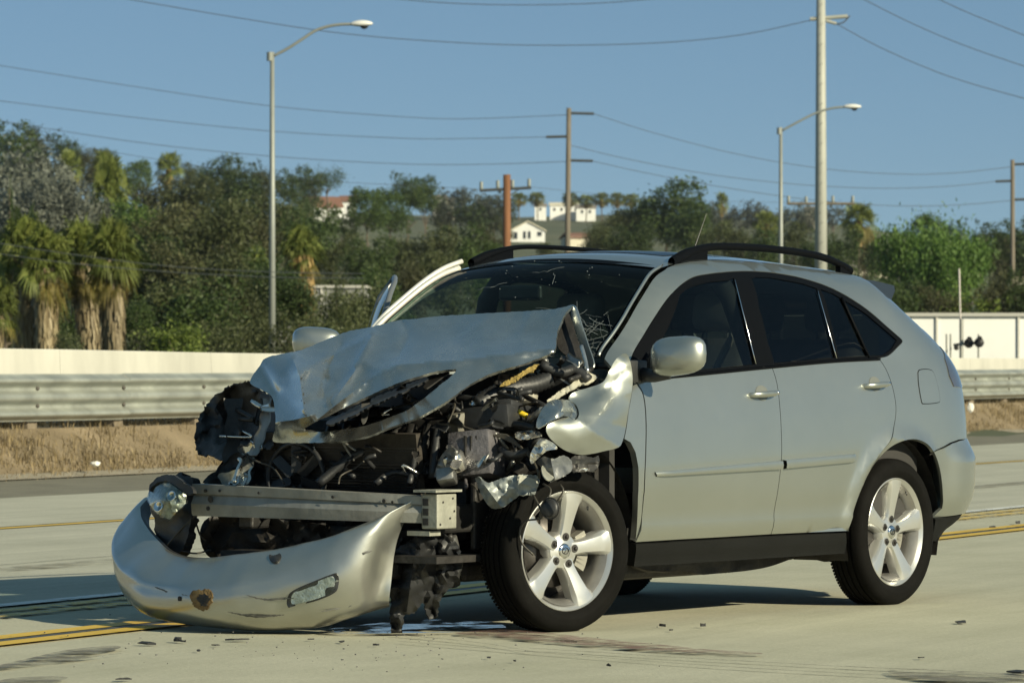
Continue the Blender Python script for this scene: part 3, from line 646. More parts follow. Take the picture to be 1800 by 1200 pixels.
house('ridge_house', 'leftmost white house of the far ridge row', 950, 378, 20, 361, 357, 1500, M_white, M_gtile, 8, False, [(0, .6, .8, .8)]); house('ridge_house', 'long white house in the far ridge row', 992, 378, 50, 360, 355, 1510, M_white, M_crm, 8, False, [(-.35, .55, .8, .9), (-.1, .55, .8, .9), (.2, .55, .8, .9), (.4, .55, .8, .9)]); house('ridge_house', 'cream house ending the far ridge row', 1030, 380, 34, 364, 359, 1500, M_white, M_gtile, 8, False, [(-.2, .5, .8, .9), (.2, .5, .8, .9)])
house('brown_roof_house', 'brown-roofed house behind the wooden three-arm pole', 1022, 436, 40, 416, 408, 900, M_crm, M_tile, 9, False, [], .2); house('orange_roof_house', 'orange-roofed house at the right photo edge', 1812, 520, 60, 480, 462, 640, M_crm, M_tile, 9)
house('grey_roof_house', 'low grey-roofed house behind the roof rail end', 1520, 500, 90, 470, 454, 600, M_crm, M_gtile, 9); house('ridge_house', 'pale ridge house beside the tall steel pole', 1428, 385, 22, 368, 362, 1400, M_crm, M_gtile, 8)
def flat_building(name, label, px0, px1, D, py_top, m, rz=0.0):
    x0, x1 = pxX(px0, D), pxX(px1, D); zt = CAMH + (HORY - py_top) / FPX * D
    root = empty(name, ((x0 + x1) / 2, D, 0), rz); tag(root, label, 'building')
    MB().box((0, 3, zt / 2 - .5), (x1 - x0, 6, zt + 1)).build('wall', m, root)
    MB().box((0, 3, zt + .05), (x1 - x0 + .2, 6.2, .10)).build('coping', mat('pale_coping', (.42, .41, .37), .85), root)
    n = int((x1 - x0) / 2.2)
    for k in range(n):
        MB().box((-(x1 - x0) / 2 + (k + .5) * (x1 - x0) / n, -.02, zt / 2), (.06, .07, zt)).build('pilaster', mat('grey_stucco', (.58, .56, .50), .85), root)
    return root
flat_building('white_building', 'long low white building behind the guard rail at right', 1575, 2150, 128, 556, M_white)
flat_building('pale_building', 'pale grey building glimpsed through trees left of the windscreen', 490, 640, 172, 506, mat('grey_stucco_wall', (.24, .245, .225), .9, var=.1, vscale=.4))

# ================================================================== poles, lamps, wires
M_pole = mat('galvanised_pole', (.25, .265, .24), .55, .3, var=.1, vscale=1.5); M_wood = mat('weathered_wood', (.15, .128, .098), .9, var=.25, vscale=2, aniso=(6, 6, .5)); M_brown = mat('creosoted_wood', (.17, .075, .032), .85, var=.25, vscale=2, aniso=(6, 6, .5)); M_steel = mat('painted_steel', (.34, .345, .30), .6, .1, var=.08, vscale=1.2); M_arm = mat('dark_arm', (.05, .055, .055), .6)
def street_lamp(px, py_top, D, arm, head, label):
    x = pxX(px, D); zt = W(px, py_top, D).z; root = empty('street_lamp', (x, D, 0)); tag(root, label, 'street lamp', None)
    MB().tube([Vector((0, 0, -.2)), Vector((0, 0, zt * .5)), Vector((0, 0, zt))], [.105, .09, .065], 14).build('pole', M_pole, root, True)
    MB().box((0, 0, .2), (.4, .4, .4), bev=.03).build('base', M_pole, root)
    ap = [W(a, b, D) - root.location for a, b in arm]; MB().tube(cr(ap, 5), .045, 10).build('arm', M_pole, root, True)
    MB().tube([ap[0] + Vector((-.09, 0, -.14)), ap[0] + Vector((-.09, 0, .12))], .10, 12).build('collar', M_pole, root)
    h0, h1 = (W(*q, D) - root.location for q in head); L = (h1 - h0).length; rows = []
    for k in range(13):
        t = k / 12; r_ = .155 * math.sin(math.pi * min(.98, t * .86 + .10)) ** .6 ; p = h0.lerp(h1, t); rows.append([p + Vector((0, r_ * .9 * math.cos(w), r_ * (.75 if math.sin(w) > 0 else .5) * math.sin(w))) for w in [2 * math.pi * q / 14 for q in range(14)]])
    hd_ = MB().grid(rows, True).build('lamp_head', mat('lamp_housing', (.62, .62, .58), .4), root, True)
    p = h0.lerp(h1, .6); MB().lathe([(0, -.16), (.07, -.14), (.12, -.09), (.13, -.06)], 16, Matrix.Translation(p)).build('lens', M_win, hd_, True)
street_lamp(478.5, 92, 133, [(480, 99), (505, 86), (530, 70), (555, 54), (580, 46), (605, 43), (622, 43)], [(618, 43), (655, 42)], 'tall curved-arm street lamp left of the car')
street_lamp(1372.5, 224, 176, [(1374, 230), (1400, 216), (1425, 203), (1445, 195), (1465, 190), (1488, 188)], [(1484, 188), (1514, 188)], 'curved-arm street lamp beside the tall steel pole')
def upole(name, label, px, py_top, D, r0, r1, m, lean=0.0):
    x = pxX(px, D); z0 = min(0, terrain_z(x, D)) - .3; zt = W(px, py_top, D).z; root = empty(name, (x, D, 0)); tag(root, label, 'utility pole')
    MB().tube([Vector((lean * (zt - z0), 0, z0)), Vector((lean * .5 * zt, 0, zt * .5)), Vector((0, 0, zt))], [r0, (r0 + r1) / 2, r1], 16).build('pole', m, root, True)
    return root
def arm(root, D, a, b, r_, m, name='crossarm'):
    p, q = W(*a, D) - root.location, W(*b, D) - root.location; return MB().tube([p, q], r_, 8).build(name, m, root)
def insul(root, D, pts):
    for a, b in pts:
        p = W(a, b, D) - root.location; MB().lathe([(.05, 0), (.09, .06), (.05, .1), (.09, .16), (.05, .2), (.09, .27), (.03, .32)], 10, Matrix.Translation(p)).build('insulator', mat('glass_insulator', (.20, .22, .20), .4), root, True)
D1 = 190; big = upole('steel_pole', 'tall pale steel power pole with climbing pegs, top out of frame', 1443, -120, D1, .30, .17, M_steel)
arm(big, D1, (1424, 34), (1490, 29), .085, M_steel); arm(big, D1, (1452, 37), (1470, 42), .07, M_steel, 'bracket'); MB().tube(cr([W(a, b, D1) - big.location for a, b in ((1452, 38), (1468, 42), (1482, 40), (1494, 28))], 5), .03, 6).build('jumper_cable', M_arm, big, True)
for k in range(46):
    z = 2.5 + k * .42; x_ = .30 - .13 * z / 19
    MB().tube([Vector((.03 if k % 2 else -.02, -x_ + .02, z)), Vector((.05 if k % 2 else -.04, -x_ - .13, z))], .012, 5).build('climbing_peg', M_arm, big)
D2 = 245; wp = upole('wooden_pole', 'weathered wooden three-arm power pole at centre', 1000, 190, D2, .17, .13, M_wood, -.010)
for a, b in (((1001, 199), (1044, 200)), ((960, 241), (999, 240)), ((1000, 282), (1042, 283))): arm(wp, D2, a, b, .075, M_arm)
D3 = 180; bp_ = upole('brown_pole', 'short reddish-brown pole with crossarm and glass insulators', 891, 307, D3, .165, .15, M_brown)
arm(bp_, D3, (843, 335), (934, 330), .06, M_arm); insul(bp_, D3, [(846, 333), (875, 331), (901, 330), (930, 328)]); arm(bp_, D3, (897, 343), (912, 333), .02, M_arm, 'brace')
D4 = 262; rp_ = upole('wooden_pole', 'weathered wooden power pole at the right photo edge', 1780, 281, D4, .16, .12, M_wood)
for a, b in (((1781, 289), (1822, 288)), ((1750, 319), (1779, 318)), ((1780, 351), (1822, 350))): arm(rp_, D4, a, b, .075, M_arm)
D5 = 210; cp_ = upole('hidden_pole', 'crossarm pole seen behind the tall steel pole', 1446, 352, D5, .15, .13, M_wood); arm(cp_, D5, (1383, 358), (1502, 358), .06, M_wood); insul(cp_, D5, [(1386, 356), (1417, 357), (1464, 356), (1499, 356)])
M_cable = mat('power_cable', (.06, .07, .075), .6)
def wire(pts, D, label, r_=.017, D_end=None):
    P = [W(a, b, D if D_end is None else D + (D_end - D) * i / (len(pts) - 1)) for i, (a, b) in enumerate(pts)]
    root = MB().tube(cr(P, 8), r_, 5, False).build('power_line', M_cable); tag(root, label, 'power line', 'overhead power lines')
wire([(150, -14), (420, 32), (610, 60), (800, 75), (960, 80), (1150, 76), (1300, 62), (1426, 36)], 190, 'top sagging power line running to the tall steel pole')
wire([(600, -12), (760, 4), (900, 9), (1050, 6), (1200, -6)], 190, 'short power line arc at the top photo edge')
wire([(-60, 106), (240, 153), (480, 187), (700, 205), (820, 209), (1001, 202)], D2, 'upper power line from left to the wooden pole top')
wire([(-60, 170), (240, 207), (480, 231), (700, 243), (800, 244), (962, 241)], D2, 'middle power line from left to the wooden pole')
wire([(-60, 203), (240, 250), (480, 275), (700, 288), (850, 289), (1000, 284)], D2, 'lower power line from left to the wooden pole')
wire([(1043, 200), (1150, 234), (1300, 272), (1450, 297), (1580, 306), (1680, 304), (1782, 293)], D2, 'upper power line between the two wooden poles', D_end=D4)
wire([(1000, 255), (1100, 279), (1250, 307), (1400, 324), (1540, 331), (1660, 328), (1752, 319)], D2, 'middle power line between the two wooden poles', D_end=D4)
wire([(1040, 283), (1150, 307), (1300, 334), (1450, 354), (1580, 362), (1690, 360), (1782, 352)], D2, 'lower power line between the two wooden poles', D_end=D4)
wire([(1468, 41), (1540, 80), (1620, 116), (1700, 145), (1840, 184)], 190, 'power line from the tall steel pole down to the right')
wire([(1500, -10), (1600, 40), (1700, 82), (1840, 130)], 190, 'steep power line across the upper right corner'); wire([(1620, -16), (1700, 22), (1840, 78)], 190, 'short power line in the top right corner')
wire([(-60, 418), (120, 446), (300, 468), (480, 478), (640, 481)], 118, 'upper thin cable across the left trees', .010); wire([(-60, 438), (120, 462), (300, 478), (480, 487), (640, 489)], 118, 'lower thin cable across the left trees', .010)
wire([(-60, 226), (200, 268), (500, 312), (846, 333)], D3, 'faint cable from left to the brown pole insulators', .008); wire([(934, 329), (1150, 350), (1386, 356)], D3, 'faint cable right of the brown pole', .008, D5)

# railway crossing signal beyond the rail
def crossing():
    D = 105; root = empty('crossing_signal', (pxX(1690, D), D, 0)); tag(root, 'railway crossing signal with two black round lamps before white building', 'signal')
    q = lambda a, b: W(a, b, D) - root.location
    MB().tube([q(1690, 700), q(1690, 560)], .05, 10).build('mast', mat('grey_mast', (.30, .30, .27), .5, .3), root); MB().tube([q(1688, 560), q(1686, 472)], .022, 6).build('gate_arm', mat('gate_arm_paint', (.55, .50, .46), .6), root)
    MB().tube([q(1676, 606), q(1725, 602)], .03, 8).build('lamp_bar', M_arm, root)
    for a, b, r_ in ((1703, 603, .115), (1721, 602, .115), (1681, 611, .06)):
        lm_ = MB().lathe([(0, .05), (r_ * .8, .05), (r_, .03), (r_, -.01), (.03, -.12)], 18, Matrix.Translation(q(a, b)) @ Matrix.Rotation(R(90), 4, 'X')).build('lamp', mat('signal_black', (.012, .012, .013), .5), root, True)
        MB().tube([q(a, b) + Vector((0, -.06, r_ * .9)), q(a, b) + Vector((0, -.22, r_ * .8))], r_ * .5, 8).build('hood', mat('signal_black', (.012, .012, .013), .5), lm_)
    for a in (1664, 1671, 1720): MB().tube([q(a, 640), q(a, 587)], .025, 6).build('stanchion', mat('grey_mast', (.30, .30, .27), .5, .3), root)
crossing()

# ================================================================== dry weeds on the bank
def weeds():
    rr = random.Random(11); V = []; F = []
    for k in range(110000):
        t = 18 + 92 * rr.random() ** 1.0; s = rr.uniform(23.35, 25.0) if rr.random() < .85 else rr.uniform(22.9, 23.6)
        dn = noise.noise(Vector((t * .55, s * 1.3, 0))) + .6 * noise.noise(Vector((t * 2.1, s * 3, 4)))
        if dn < -.14 + rr.uniform(-.3, .3): continue
        z0 = interp([(22.9, -.01), (23.4, .02), (24.15, .47), (25.2, .50)], s); h_ = (.05 + .14 * rr.random() ** 1.8) * (.7 + 1.1 * max(0, dn)) * interp([(22.9, .3), (23.5, .7), (24.0, 1.0), (25, 1.05)], s)
        p = road(s, t, z0 - .02); a = rr.uniform(0, 6.28); ln = Vector((math.cos(a), math.sin(a), 0)) * h_ * rr.uniform(.1, .7); w = Vector((math.cos(a + 1.57), math.sin(a + 1.57), 0)) * rr.uniform(.003, .008)
        i = len(V); m1 = p + ln * .35 + Vector((0, 0, h_ * .65)); V += [p - w, p + w, m1 + w * .8, m1 - w * .8, p + ln + Vector((0, 0, h_))]; F += [(i, i + 1, i + 2, i + 3), (i + 3, i + 2, i + 4)]
    o = mesh_obj('dry_weeds', V, F, leaf_mat('straw', (.12, .092, .05), (.38, .295, .16), .2), None, False); tag(o, 'straw-coloured dry weeds below the guard rail', 'weeds', kind='stuff')
weeds()
rr_ = random.Random(4)
def rock(name, px, py, Y, s, m, label, cat, grp=None):
    bm = bmesh.new(); bmesh.ops.create_icosphere(bm, subdivisions=2, radius=1.0)
    for v in bm.verts: v.co *= 1 + .35 * noise.noise(v.co * 1.7 + Vector((px, 0, 0)))
    me = bpy.data.meshes.new(name); bm.to_mesh(me); bm.free(); me.materials.append(m); o = bpy.data.objects.new(name, me); link(o); o.location = W(px, py, Y); o.scale = s; tag(o, label, cat, grp)
M_litter = mat('litter_white', (.70, .68, .62), .8, var=.2, vscale=6)
rock('rock', 345, 768, 52, (.07, .07, .10), M_dirt, 'small dark stone in the weeds left of the wheel liner', 'stone'); rock('litter', 1706, 716, 73, (.05, .03, .085), M_litter, 'white scrap of litter on the bank behind the car tail', 'litter'); rock('litter', 168, 815, 47.2, (.05, .05, .03), M_litter, 'small white scrap at the foot of the left weeds', 'litter')
# ================================================================== the crashed car
# car frame: x forward (0 = rear axle), y to the driver's (left) side, z up
TH = 0.626506; CX, CY = 1.15454, 22.2848
CF = Vector((-math.sin(TH), -math.cos(TH), 0)); CL = Vector((math.cos(TH), -math.sin(TH), 0))
CAR = empty('crashed_car', (CX, CY, 0), math.atan2(-math.cos(TH), -math.sin(TH)))
tag(CAR, 'silver crossover car with smashed front end, buckled hood and exposed engine bay', 'car')
_o = Vector((-CX, -CY, 0)); CC = Vector((_o.dot(CF), _o.dot(CL), CAMH))     # the photographer in the car's frame
def cray(px, py):
    d = Vector(((px - 900) / FPX, 1, 0)); return Vector((d.dot(CF), d.dot(CL), -(py - HORY) / FPX))
def onX(px, py, x): r_ = cray(px, py); return CC + r_ * ((x - CC.x) / r_.x)
def onY(px, py, y): r_ = cray(px, py); return CC + r_ * ((y - CC.y) / r_.y)
def onZ(px, py, z): r_ = cray(px, py); return CC + r_ * ((z - CC.z) / r_.z)
def cproj(p):
    w = Vector((CX, CY, 0)) + CF * p.x + CL * p.y
    return (900 + FPX * w.x / w.y, HORY - FPX * (p.z - CAMH) / w.y)

# ---- paints
def car_paint():
    m = bpy.data.materials.new('silver_green_paint'); m.use_nodes = True; nt = m.node_tree; L = nt.links.new
    b = nt.nodes['Principled BSDF']; b.inputs['Metallic'].default_value = .90; b.inputs['Roughness'].default_value = .34
    b.inputs['Coat Weight'].default_value = 1.0; b.inputs['Coat Roughness'].default_value = .05
    tc = nd(nt, 'ShaderNodeTexCoord')
    n1 = nd(nt, 'ShaderNodeTexNoise', Scale=2.2, Detail=7.0, Roughness=.65); L(tc.outputs['Object'], n1.inputs['Vector'])
    rp = nd(nt, 'ShaderNodeValToRGB'); rp.color_ramp.elements[0].position = .35; rp.color_ramp.elements[1].position = .7
    rp.color_ramp.elements[0].color = (.405, .425, .385, 1); rp.color_ramp.elements[1].color = (.43, .45, .41, 1); L(n1.outputs['Fac'], rp.inputs[0]); L(rp.outputs[0], b.inputs['Base Color'])
    n3 = nd(nt, 'ShaderNodeTexNoise', Scale=14.0, Detail=8.0, Roughness=.7); L(tc.outputs['Object'], n3.inputs['Vector'])
    mr = nd(nt, 'ShaderNodeMapRange'); mr.inputs['To Min'].default_value = .36; mr.inputs['To Max'].default_value = .41; L(n3.outputs['Fac'], mr.inputs[0]); L(mr.outputs[0], b.inputs['Roughness'])
    n2 = nd(nt, 'ShaderNodeTexNoise', Scale=900.0, Detail=1.0); L(tc.outputs['Object'], n2.inputs['Vector'])
    bp = nd(nt, 'ShaderNodeBump', Strength=.04, Distance=.002); L(n2.outputs['Fac'], bp.inputs['Height']); L(bp.outputs[0], b.inputs['Normal'])
    MATS['paint'] = m; return m
M_paint = car_paint()
M_crum = mat('crumpled_paint', (.46, .475, .445), .27, .93, var=.07, vscale=9, rvar=.06, coat=.3, bump=.05, bscale=7)
M_bump = mat('bumper_paint', (.45, .46, .42), .33, .88, var=.06, vscale=5, rvar=.06, coat=.35, bump=.02, bscale=30)
M_bare = mat('bare_sheet_metal', (.27, .27, .255), .42, .75, var=.30, vscale=14, bump=.2, bscale=30, rvar=.15)
M_shiny = mat('bright_metal', (.66, .65, .60), .20, .9, var=.2, vscale=20, bump=.15, bscale=25)
M_blk = mat('black_plastic', (.022, .023, .024), .48, var=.3, vscale=8, bump=.08, bscale=120)
M_trim = mat('black_trim', (.003, .0035, .0045), .5, spec=.05)
M_sill = mat('grey_cladding', (.009, .0095, .009), .7, var=.15, vscale=5, bump=.1, bscale=90, spec=.12)
M_dark = mat('engine_bay_grime', (.020, .018, .016), .6, var=.5, vscale=9, bump=.4, bscale=20)
M_dgrey = mat('dark_metal', (.036, .035, .033), .5, .5, var=.4, vscale=12, bump=.25, bscale=30)
M_rub = mat('tyre_rubber', (.006, .0058, .0052), .8, spec=.08, var=.25, vscale=10, bump=.1, bscale=60)
M_wheel = mat('alloy_silver', (.60, .60, .57), .30, .75, var=.05, vscale=6, coat=.3)
M_wheel_d = mat('alloy_barrel', (.30, .29, .27), .45, .7, var=.2, vscale=8)
M_glass_s = glass_mat('tinted_side_glass', (.36, .42, .41), .55)
M_glass_r = glass_mat('dark_privacy_glass', (.14, .155, .16), .5)
M_glass_w = glass_mat('windscreen_glass', (.50, .61, .58), .30)
M_lens = glass_mat('clear_lens', (.80, .84, .84))
M_int = mat('cabin_trim', (.030, .029, .027), .8, var=.2, vscale=8)
M_seat = mat('grey_leather', (.24, .23, .20), .6, var=.12, vscale=10, bump=.1, bscale=50)
M_chrome = mat('chrome', (.75, .75, .73), .12, 1.0)

# ---- body surface
def _plan():
    a, b, n = .80, .922, 3.0; pts = []
    for k in range(401):
        ph = math.pi / 2 * k / 400
        pts.append(Vector((-.25 - a * math.sin(ph) ** (2 / n), b * math.cos(ph) ** (2 / n) if k < 400 else 0.)))
    L = [0]
    for p, q in zip(pts, pts[1:]): L.append(L[-1] + (q - p).length)
    return pts, L
_pp, _pl = _plan(); UMAX = _pl[-1]
def plan(u):
    if u >= -.25:
        w = .922 - .055 * max(0, u - 2.45) ** 2 * 1.2
        return Vector((u, w)), Vector((.13 * max(0, u - 2.45), 1)).normalized()
    s = min(-.25 - u, UMAX); lo, hi = 0, len(_pl) - 1
    while hi - lo > 1:
        md = (lo + hi) // 2
        if _pl[md] <= s: lo = md
        else: hi = md
    t = (s - _pl[lo]) / max(1e-9, _pl[hi] - _pl[lo]); p = _pp[lo].lerp(_pp[hi], t)
    X = max(0., min(1., (-.25 - p.x) / .80)); Y = max(0., min(1., p.y / .922))
    return p, Vector((-(X ** 2) / .80, (Y ** 2) / .922)).normalized()
def belt(u): return sinterp([(-1.6, 1.14), (-.6, 1.19), (.1, 1.205), (1.1, 1.165), (2.25, 1.105), (3.2, 1.02)], u)
def zedge(u): return sinterp([(-1.6, 1.42), (-.62, 1.42), (-.4, 1.475), (-.24, 1.545), (-.1, 1.605), (.3, 1.632), (.7, 1.652), (1.1, 1.66), (1.35, 1.65), (1.65, 1.605), (2.0, 1.44), (2.35, 1.17), (2.6, 1.1)], u)
LOWER = [(.20, .085), (.27, .078), (.33, .056), (.385, .044), (.45, .030), (.60, .008), (.74, .0), (.90, .009), (1.02, .026), (1.10, .044), (1.17, .066)]
UPPER = [(0., .066), (.12, .076), (.35, .106), (.6, .150), (.78, .202), (.9, .252), (.96, .290), (1.0, .335)]
REAR = [(.20, .20), (.30, .12), (.45, .03), (.60, .0), (.80, .0), (1.0, .015), (1.10, .04), (1.18, .09), (1.27, .19), (1.40, .36), (1.50, .49), (1.60, .62)]
def inset(u, z, nx):
    bz = belt(u); ze = zedge(u)
    if z <= bz: s = sinterp(LOWER, z * 1.17 / bz if z > .6 else z)
    else: s = sinterp(UPPER, min(1.0, (z - bz) / max(.06, ze - bz)))
    if u < -.25:
        b = min(1., abs(nx)) ** .8; s = s * (1 - b) + sinterp(REAR, z) * b
    return s
def S(u, z, off=0.0):
    p, n = plan(u); d = inset(u, z, n.x) - off
    return Vector((p.x - n.x * d, p.y - n.y * d, z))
def Sn(u, z):
    e = .004; a = S(u + e, z) - S(u - e, z); b = S(u, z + e) - S(u, z - e); n = a.cross(b)
    n = n.normalized() if n.length > 1e-12 else Vector((0, 1, 0))
    if n.y < 0 and abs(n.y) > .05: n = -n
    if u < -.9 and n.x > 0: n = -n
    return n
def uz(px, py, off=0.0):
    """photo pixel -> (u, z) on the left body side"""
    p = onY(px, py, .88); u, z = p.x, p.z
    for _ in range(14):
        c = cproj(S(u, z, off)); ex, ey = px - c[0], py - c[1]
        if abs(ex) + abs(ey) < .02: break
        e = .003; cu = cproj(S(u + e, z, off)); cz = cproj(S(u, z + e, off))
        a, b, c_, d = (cu[0] - c[0]) / e, (cz[0] - c[0]) / e, (cu[1] - c[1]) / e, (cz[1] - c[1]) / e
        det = a * d - b * c_
        if abs(det) < 1e-6: break
        du, dz = (ex * d - b * ey) / det, (a * ey - c_ * ex) / det
        k = min(1., .15 / max(1e-9, math.hypot(du, dz))); u += du * k; z += dz * k
    return Vector((u, z))
def T(*pts): return [uz(a, b) for a, b in pts]
def sm(pts, n=5): return [Vector(p) for p in cr(pts, n)]
def panel(name, outer, m, parent, holes=(), gap=.0022, off=0.0, skirt=.016, spacing=.035, mirror=False, both=True, offf=None):
    """a body panel: a patch of the body surface with turned-in edges"""
    po = inset_poly(resample(outer, spacing), gap) if gap else outer
    V, tr = tri_panel(po, [inset_poly(resample(h_, spacing), -gap) if gap else h_ for h_ in holes], spacing)
    of = offf if offf else (lambda u, z: off)
    P = []; N = []
    for v in V:
        n = Sn(v.x, v.y); P.append(S(v.x, v.y, of(v.x, v.y))); N.append(n)
    f = []
    for t in tr:
        a, b, c = (P[i] for i in t); nn = (b - a).cross(c - a)
        f.append(t if nn.dot(N[t[0]]) > 0 else (t[0], t[2], t[1]))
    if offf:
        acc = [Vector() for _ in P]
        for t in f:
            nn = (P[t[1]] - P[t[0]]).cross(P[t[2]] - P[t[0]])
            for i in t: acc[i] += nn
        N = [q.normalized() if q.length > 0 else Vector((0, 1, 0)) for q in acc]
    if skirt:
        for a, b in boundary(f):
            k = len(P); na = N[a]; nb = N[b]
            e = (P[b] - P[a]); o_ = e.cross(na); o_ = o_.normalized() if o_.length > 0 else na
            P += [P[a].copy(), P[b].copy(), P[b] - nb * skirt, P[a] - na * skirt]; N += [o_, o_, o_, o_]
            f.append((k, k + 3, k + 2, k + 1))
    obs = []
    obs.append(mesh_obj(name, P, f, m, parent, True, N))
    if mirror:
        P2 = [Vector((p.x, -p.y, p.z)) for p in P]; N2 = [Vector((p.x, -p.y, p.z)) for p in N]
        obs.append(mesh_obj(name, P2, [tuple(reversed(q)) for q in f], m, parent, True, N2))
    return obs

# ---- outlines traced on the body side
DLO_bot = sm(T((1116, 667), (1162, 662), (1245, 654), (1355, 643), (1465, 633), (1545, 629)), 4)
DLO_rear = sm(T((1545, 629), (1562, 624), (1578, 609), (1586, 600), (1582, 594)), 4)
DLO_top = sm(T((1582, 594), (1560, 575), (1520, 541), (1465, 508), (1410, 489), (1355, 479), (1300, 477), (1245, 482), (1212, 491), (1179, 519), (1146, 566), (1118, 612), (1108, 637)), 5)
DLO = DLO_bot[:-1] + DLO_rear[:-1] + DLO_top
PIL = sm([uz(1171, 470), uz(1146, 491), uz(1111, 549), uz(1080, 598), uz(1060, 630)], 5)     # windscreen edge of the pillar
bel_f = DLO_bot[0]
fd_front = sm(T((1119, 672), (1130, 690), (1135, 720), (1136, 770), (1134, 830), (1131, 880), (1127, 920), (1117, 953)), 3)
fd_bot = T((1117, 953), (1180, 949), (1270, 944), (1355, 939))
fd_rear = sm(T((1355, 939), (1361, 900), (1369, 850), (1374, 800), (1372, 730), (1366, 675), (1357, 645)), 3)
rd_bot = T((1355, 939), (1420, 936), (1484, 933))
rd_rear = sm(T((1484, 933), (1497, 895), (1515, 845), (1540, 800), (1562, 770), (1572, 745), (1575, 715), (1569, 680), (1557, 648), (1545, 630)), 3)
arch = sm(T((1489, 934), (1494, 915), (1506, 876), (1528, 827), (1548, 800), (1570, 781), (1597, 772), (1622, 778), (1638, 794), (1649, 827), (1653, 860), (1653, 904)), 4)
def belt_between(a, b): return [p for p in DLO_bot if min(a.x, b.x) < p.x < max(a.x, b.x)]
BL = lambda p: Vector((p.x, p.y))
front_door_o = fd_front[:-1] + fd_bot[:-1] + fd_rear + [p for p in reversed(DLO_bot) if fd_rear[-1].x + .01 < p.x < fd_front[0].x - .01]
rear_door_o = list(reversed(fd_rear)) [0:1] + []
rear_door_o = list(reversed(fd_rear))[:-1] + rd_bot[:-1] + rd_rear + [p for p in reversed(DLO_bot) if rd_rear[-1].x + .01 < p.x < fd_rear[-1].x - .01]
def seam(u, z):
    """a soft shoulder crease and a swage low on the doors"""
    return .009 * math.exp(-((z - .43) / .03) ** 2) - .002 * math.exp(-((z - .50) / .05) ** 2)
def flare(u, z):
    d = math.hypot(u - .03, z - .36)
    return .020 * math.exp(-((d - .455) / .035) ** 2) * (1 if u < .7 else 0)
sidef = lambda u, z: seam(u, z) * (1 if u > .45 else 0) + flare(u, z)
# body side: pillar, roof rail, rear quarter
UH = -1.02                                                   # hatch shut line (around the corner)
roof_line = [Vector((u, zedge(u))) for u in [1.62 - .12 * k for k in range(15)]]
tail_top = [Vector((u, zedge(u))) for u in (-.12, -.25, -.35)]
hatch_edge = [Vector((-.42, 1.455)), Vector((-.60, 1.36)), Vector((-.80, 1.25)), Vector((-.98, 1.12)), Vector((UH, .80))]
bump_top = [Vector((UH, .80)), Vector((-.7, .80)), Vector((-.55, .795)), Vector((-.45, .782)), Vector((-.37, .762)), Vector((-.36, .74))]
arch_in = [p for p in arch if p.y <= .86]
quarter_o = [p for p in reversed(PIL)] + roof_line[1:] + tail_top + hatch_edge
af = [p for p in arch]
# bumper seam starts on the arch
k_b = max(range(len(af)), key=lambda i: (af[i].x < -.15) * (10 - abs(af[i].y - .735)))
quarter_o += bump_top[1:-1] + list(reversed(af[:k_b + 1])) + rd_rear + [Vector((DLO_bot[-1].x - .004, DLO_bot[-1].y - .004))] + DLO_rear[1:-1] + DLO_top + [fd_front[0] + Vector((.012, 0)), PIL[-1] + Vector((.03, -.04))]
panel('rear_quarter_panel', quarter_o, M_paint, CAR, offf=flare, mirror=True)
# ---- doors (driver's side closed, passenger front door standing open)
fdl = panel('front_door', front_door_o, M_paint, CAR, offf=sidef)[0]; tag(fdl, 'closed silver front door on the lit side')
rdl, rdr = panel('rear_door', rear_door_o, M_paint, CAR, offf=sidef, mirror=True)
# black window surround with panes set into it
def lerp_top(px):   # helper for pane edges in photo pixels along the top of the window band
    return interp([(1108, 637), (1118, 612), (1146, 566), (1179, 519), (1212, 491), (1245, 482), (1300, 477), (1355, 479), (1410, 489), (1465, 508), (1520, 541), (1560, 575), (1582, 594)], px)
def lerp_bot(px):
    return interp([(1116, 667), (1162, 662), (1245, 654), (1355, 643), (1465, 633), (1545, 629), (1562, 624), (1586, 600)], px)
def top_edge(a, b, d, n=10): return [uz(a + (b - a) * k / n, lerp_top(a + (b - a) * k / n) + d) for k in range(n + 1)]
def bot_edge(a, b, d, n=6): return [uz(a + (b - a) * k / n, lerp_bot(a + (b - a) * k / n) - d) for k in range(n + 1)]
fwin = [uz(1143, 655)] + [uz(1158, 610), uz(1176, 575)] + top_edge(1196, 1283, 14, 8) + [uz(1290, 489)] + [uz(1300, 530), uz(1314, 590), uz(1327, 640)] + bot_edge(1320, 1145, 6)
rwin = [uz(1322, 490)] + top_edge(1330, 1424, 9, 8) + [uz(1436, 507), uz(1449, 550), uz(1462, 600), uz(1468, 629)] + bot_edge(1462, 1366, 5) + [uz(1362, 638), uz(1350, 600), uz(1335, 540)]
qwin = [uz(1443, 508)] + top_edge(1450, 1570, 8, 8) + [uz(1577, 598), uz(1567, 614), uz(1552, 624)] + bot_edge(1545, 1480, 5) + [uz(1475, 628), uz(1469, 600), uz(1457, 550)]
for k, (nm, wp, gm) in enumerate((('front_window', fwin, M_glass_s), ('rear_window', rwin, M_glass_r), ('quarter_window', qwin, M_glass_r))):
    sides = panel(nm, wp, gm, CAR, gap=0, off=-.006, skirt=0, spacing=.05, mirror=(k > 0))
surround = DLO_bot[:-1] + DLO_rear[:-1] + DLO_top
sur_l = panel('window_surround', surround, M_trim, CAR, holes=[fwin, rwin, qwin], gap=.001, off=-.002, skirt=.02)[0]
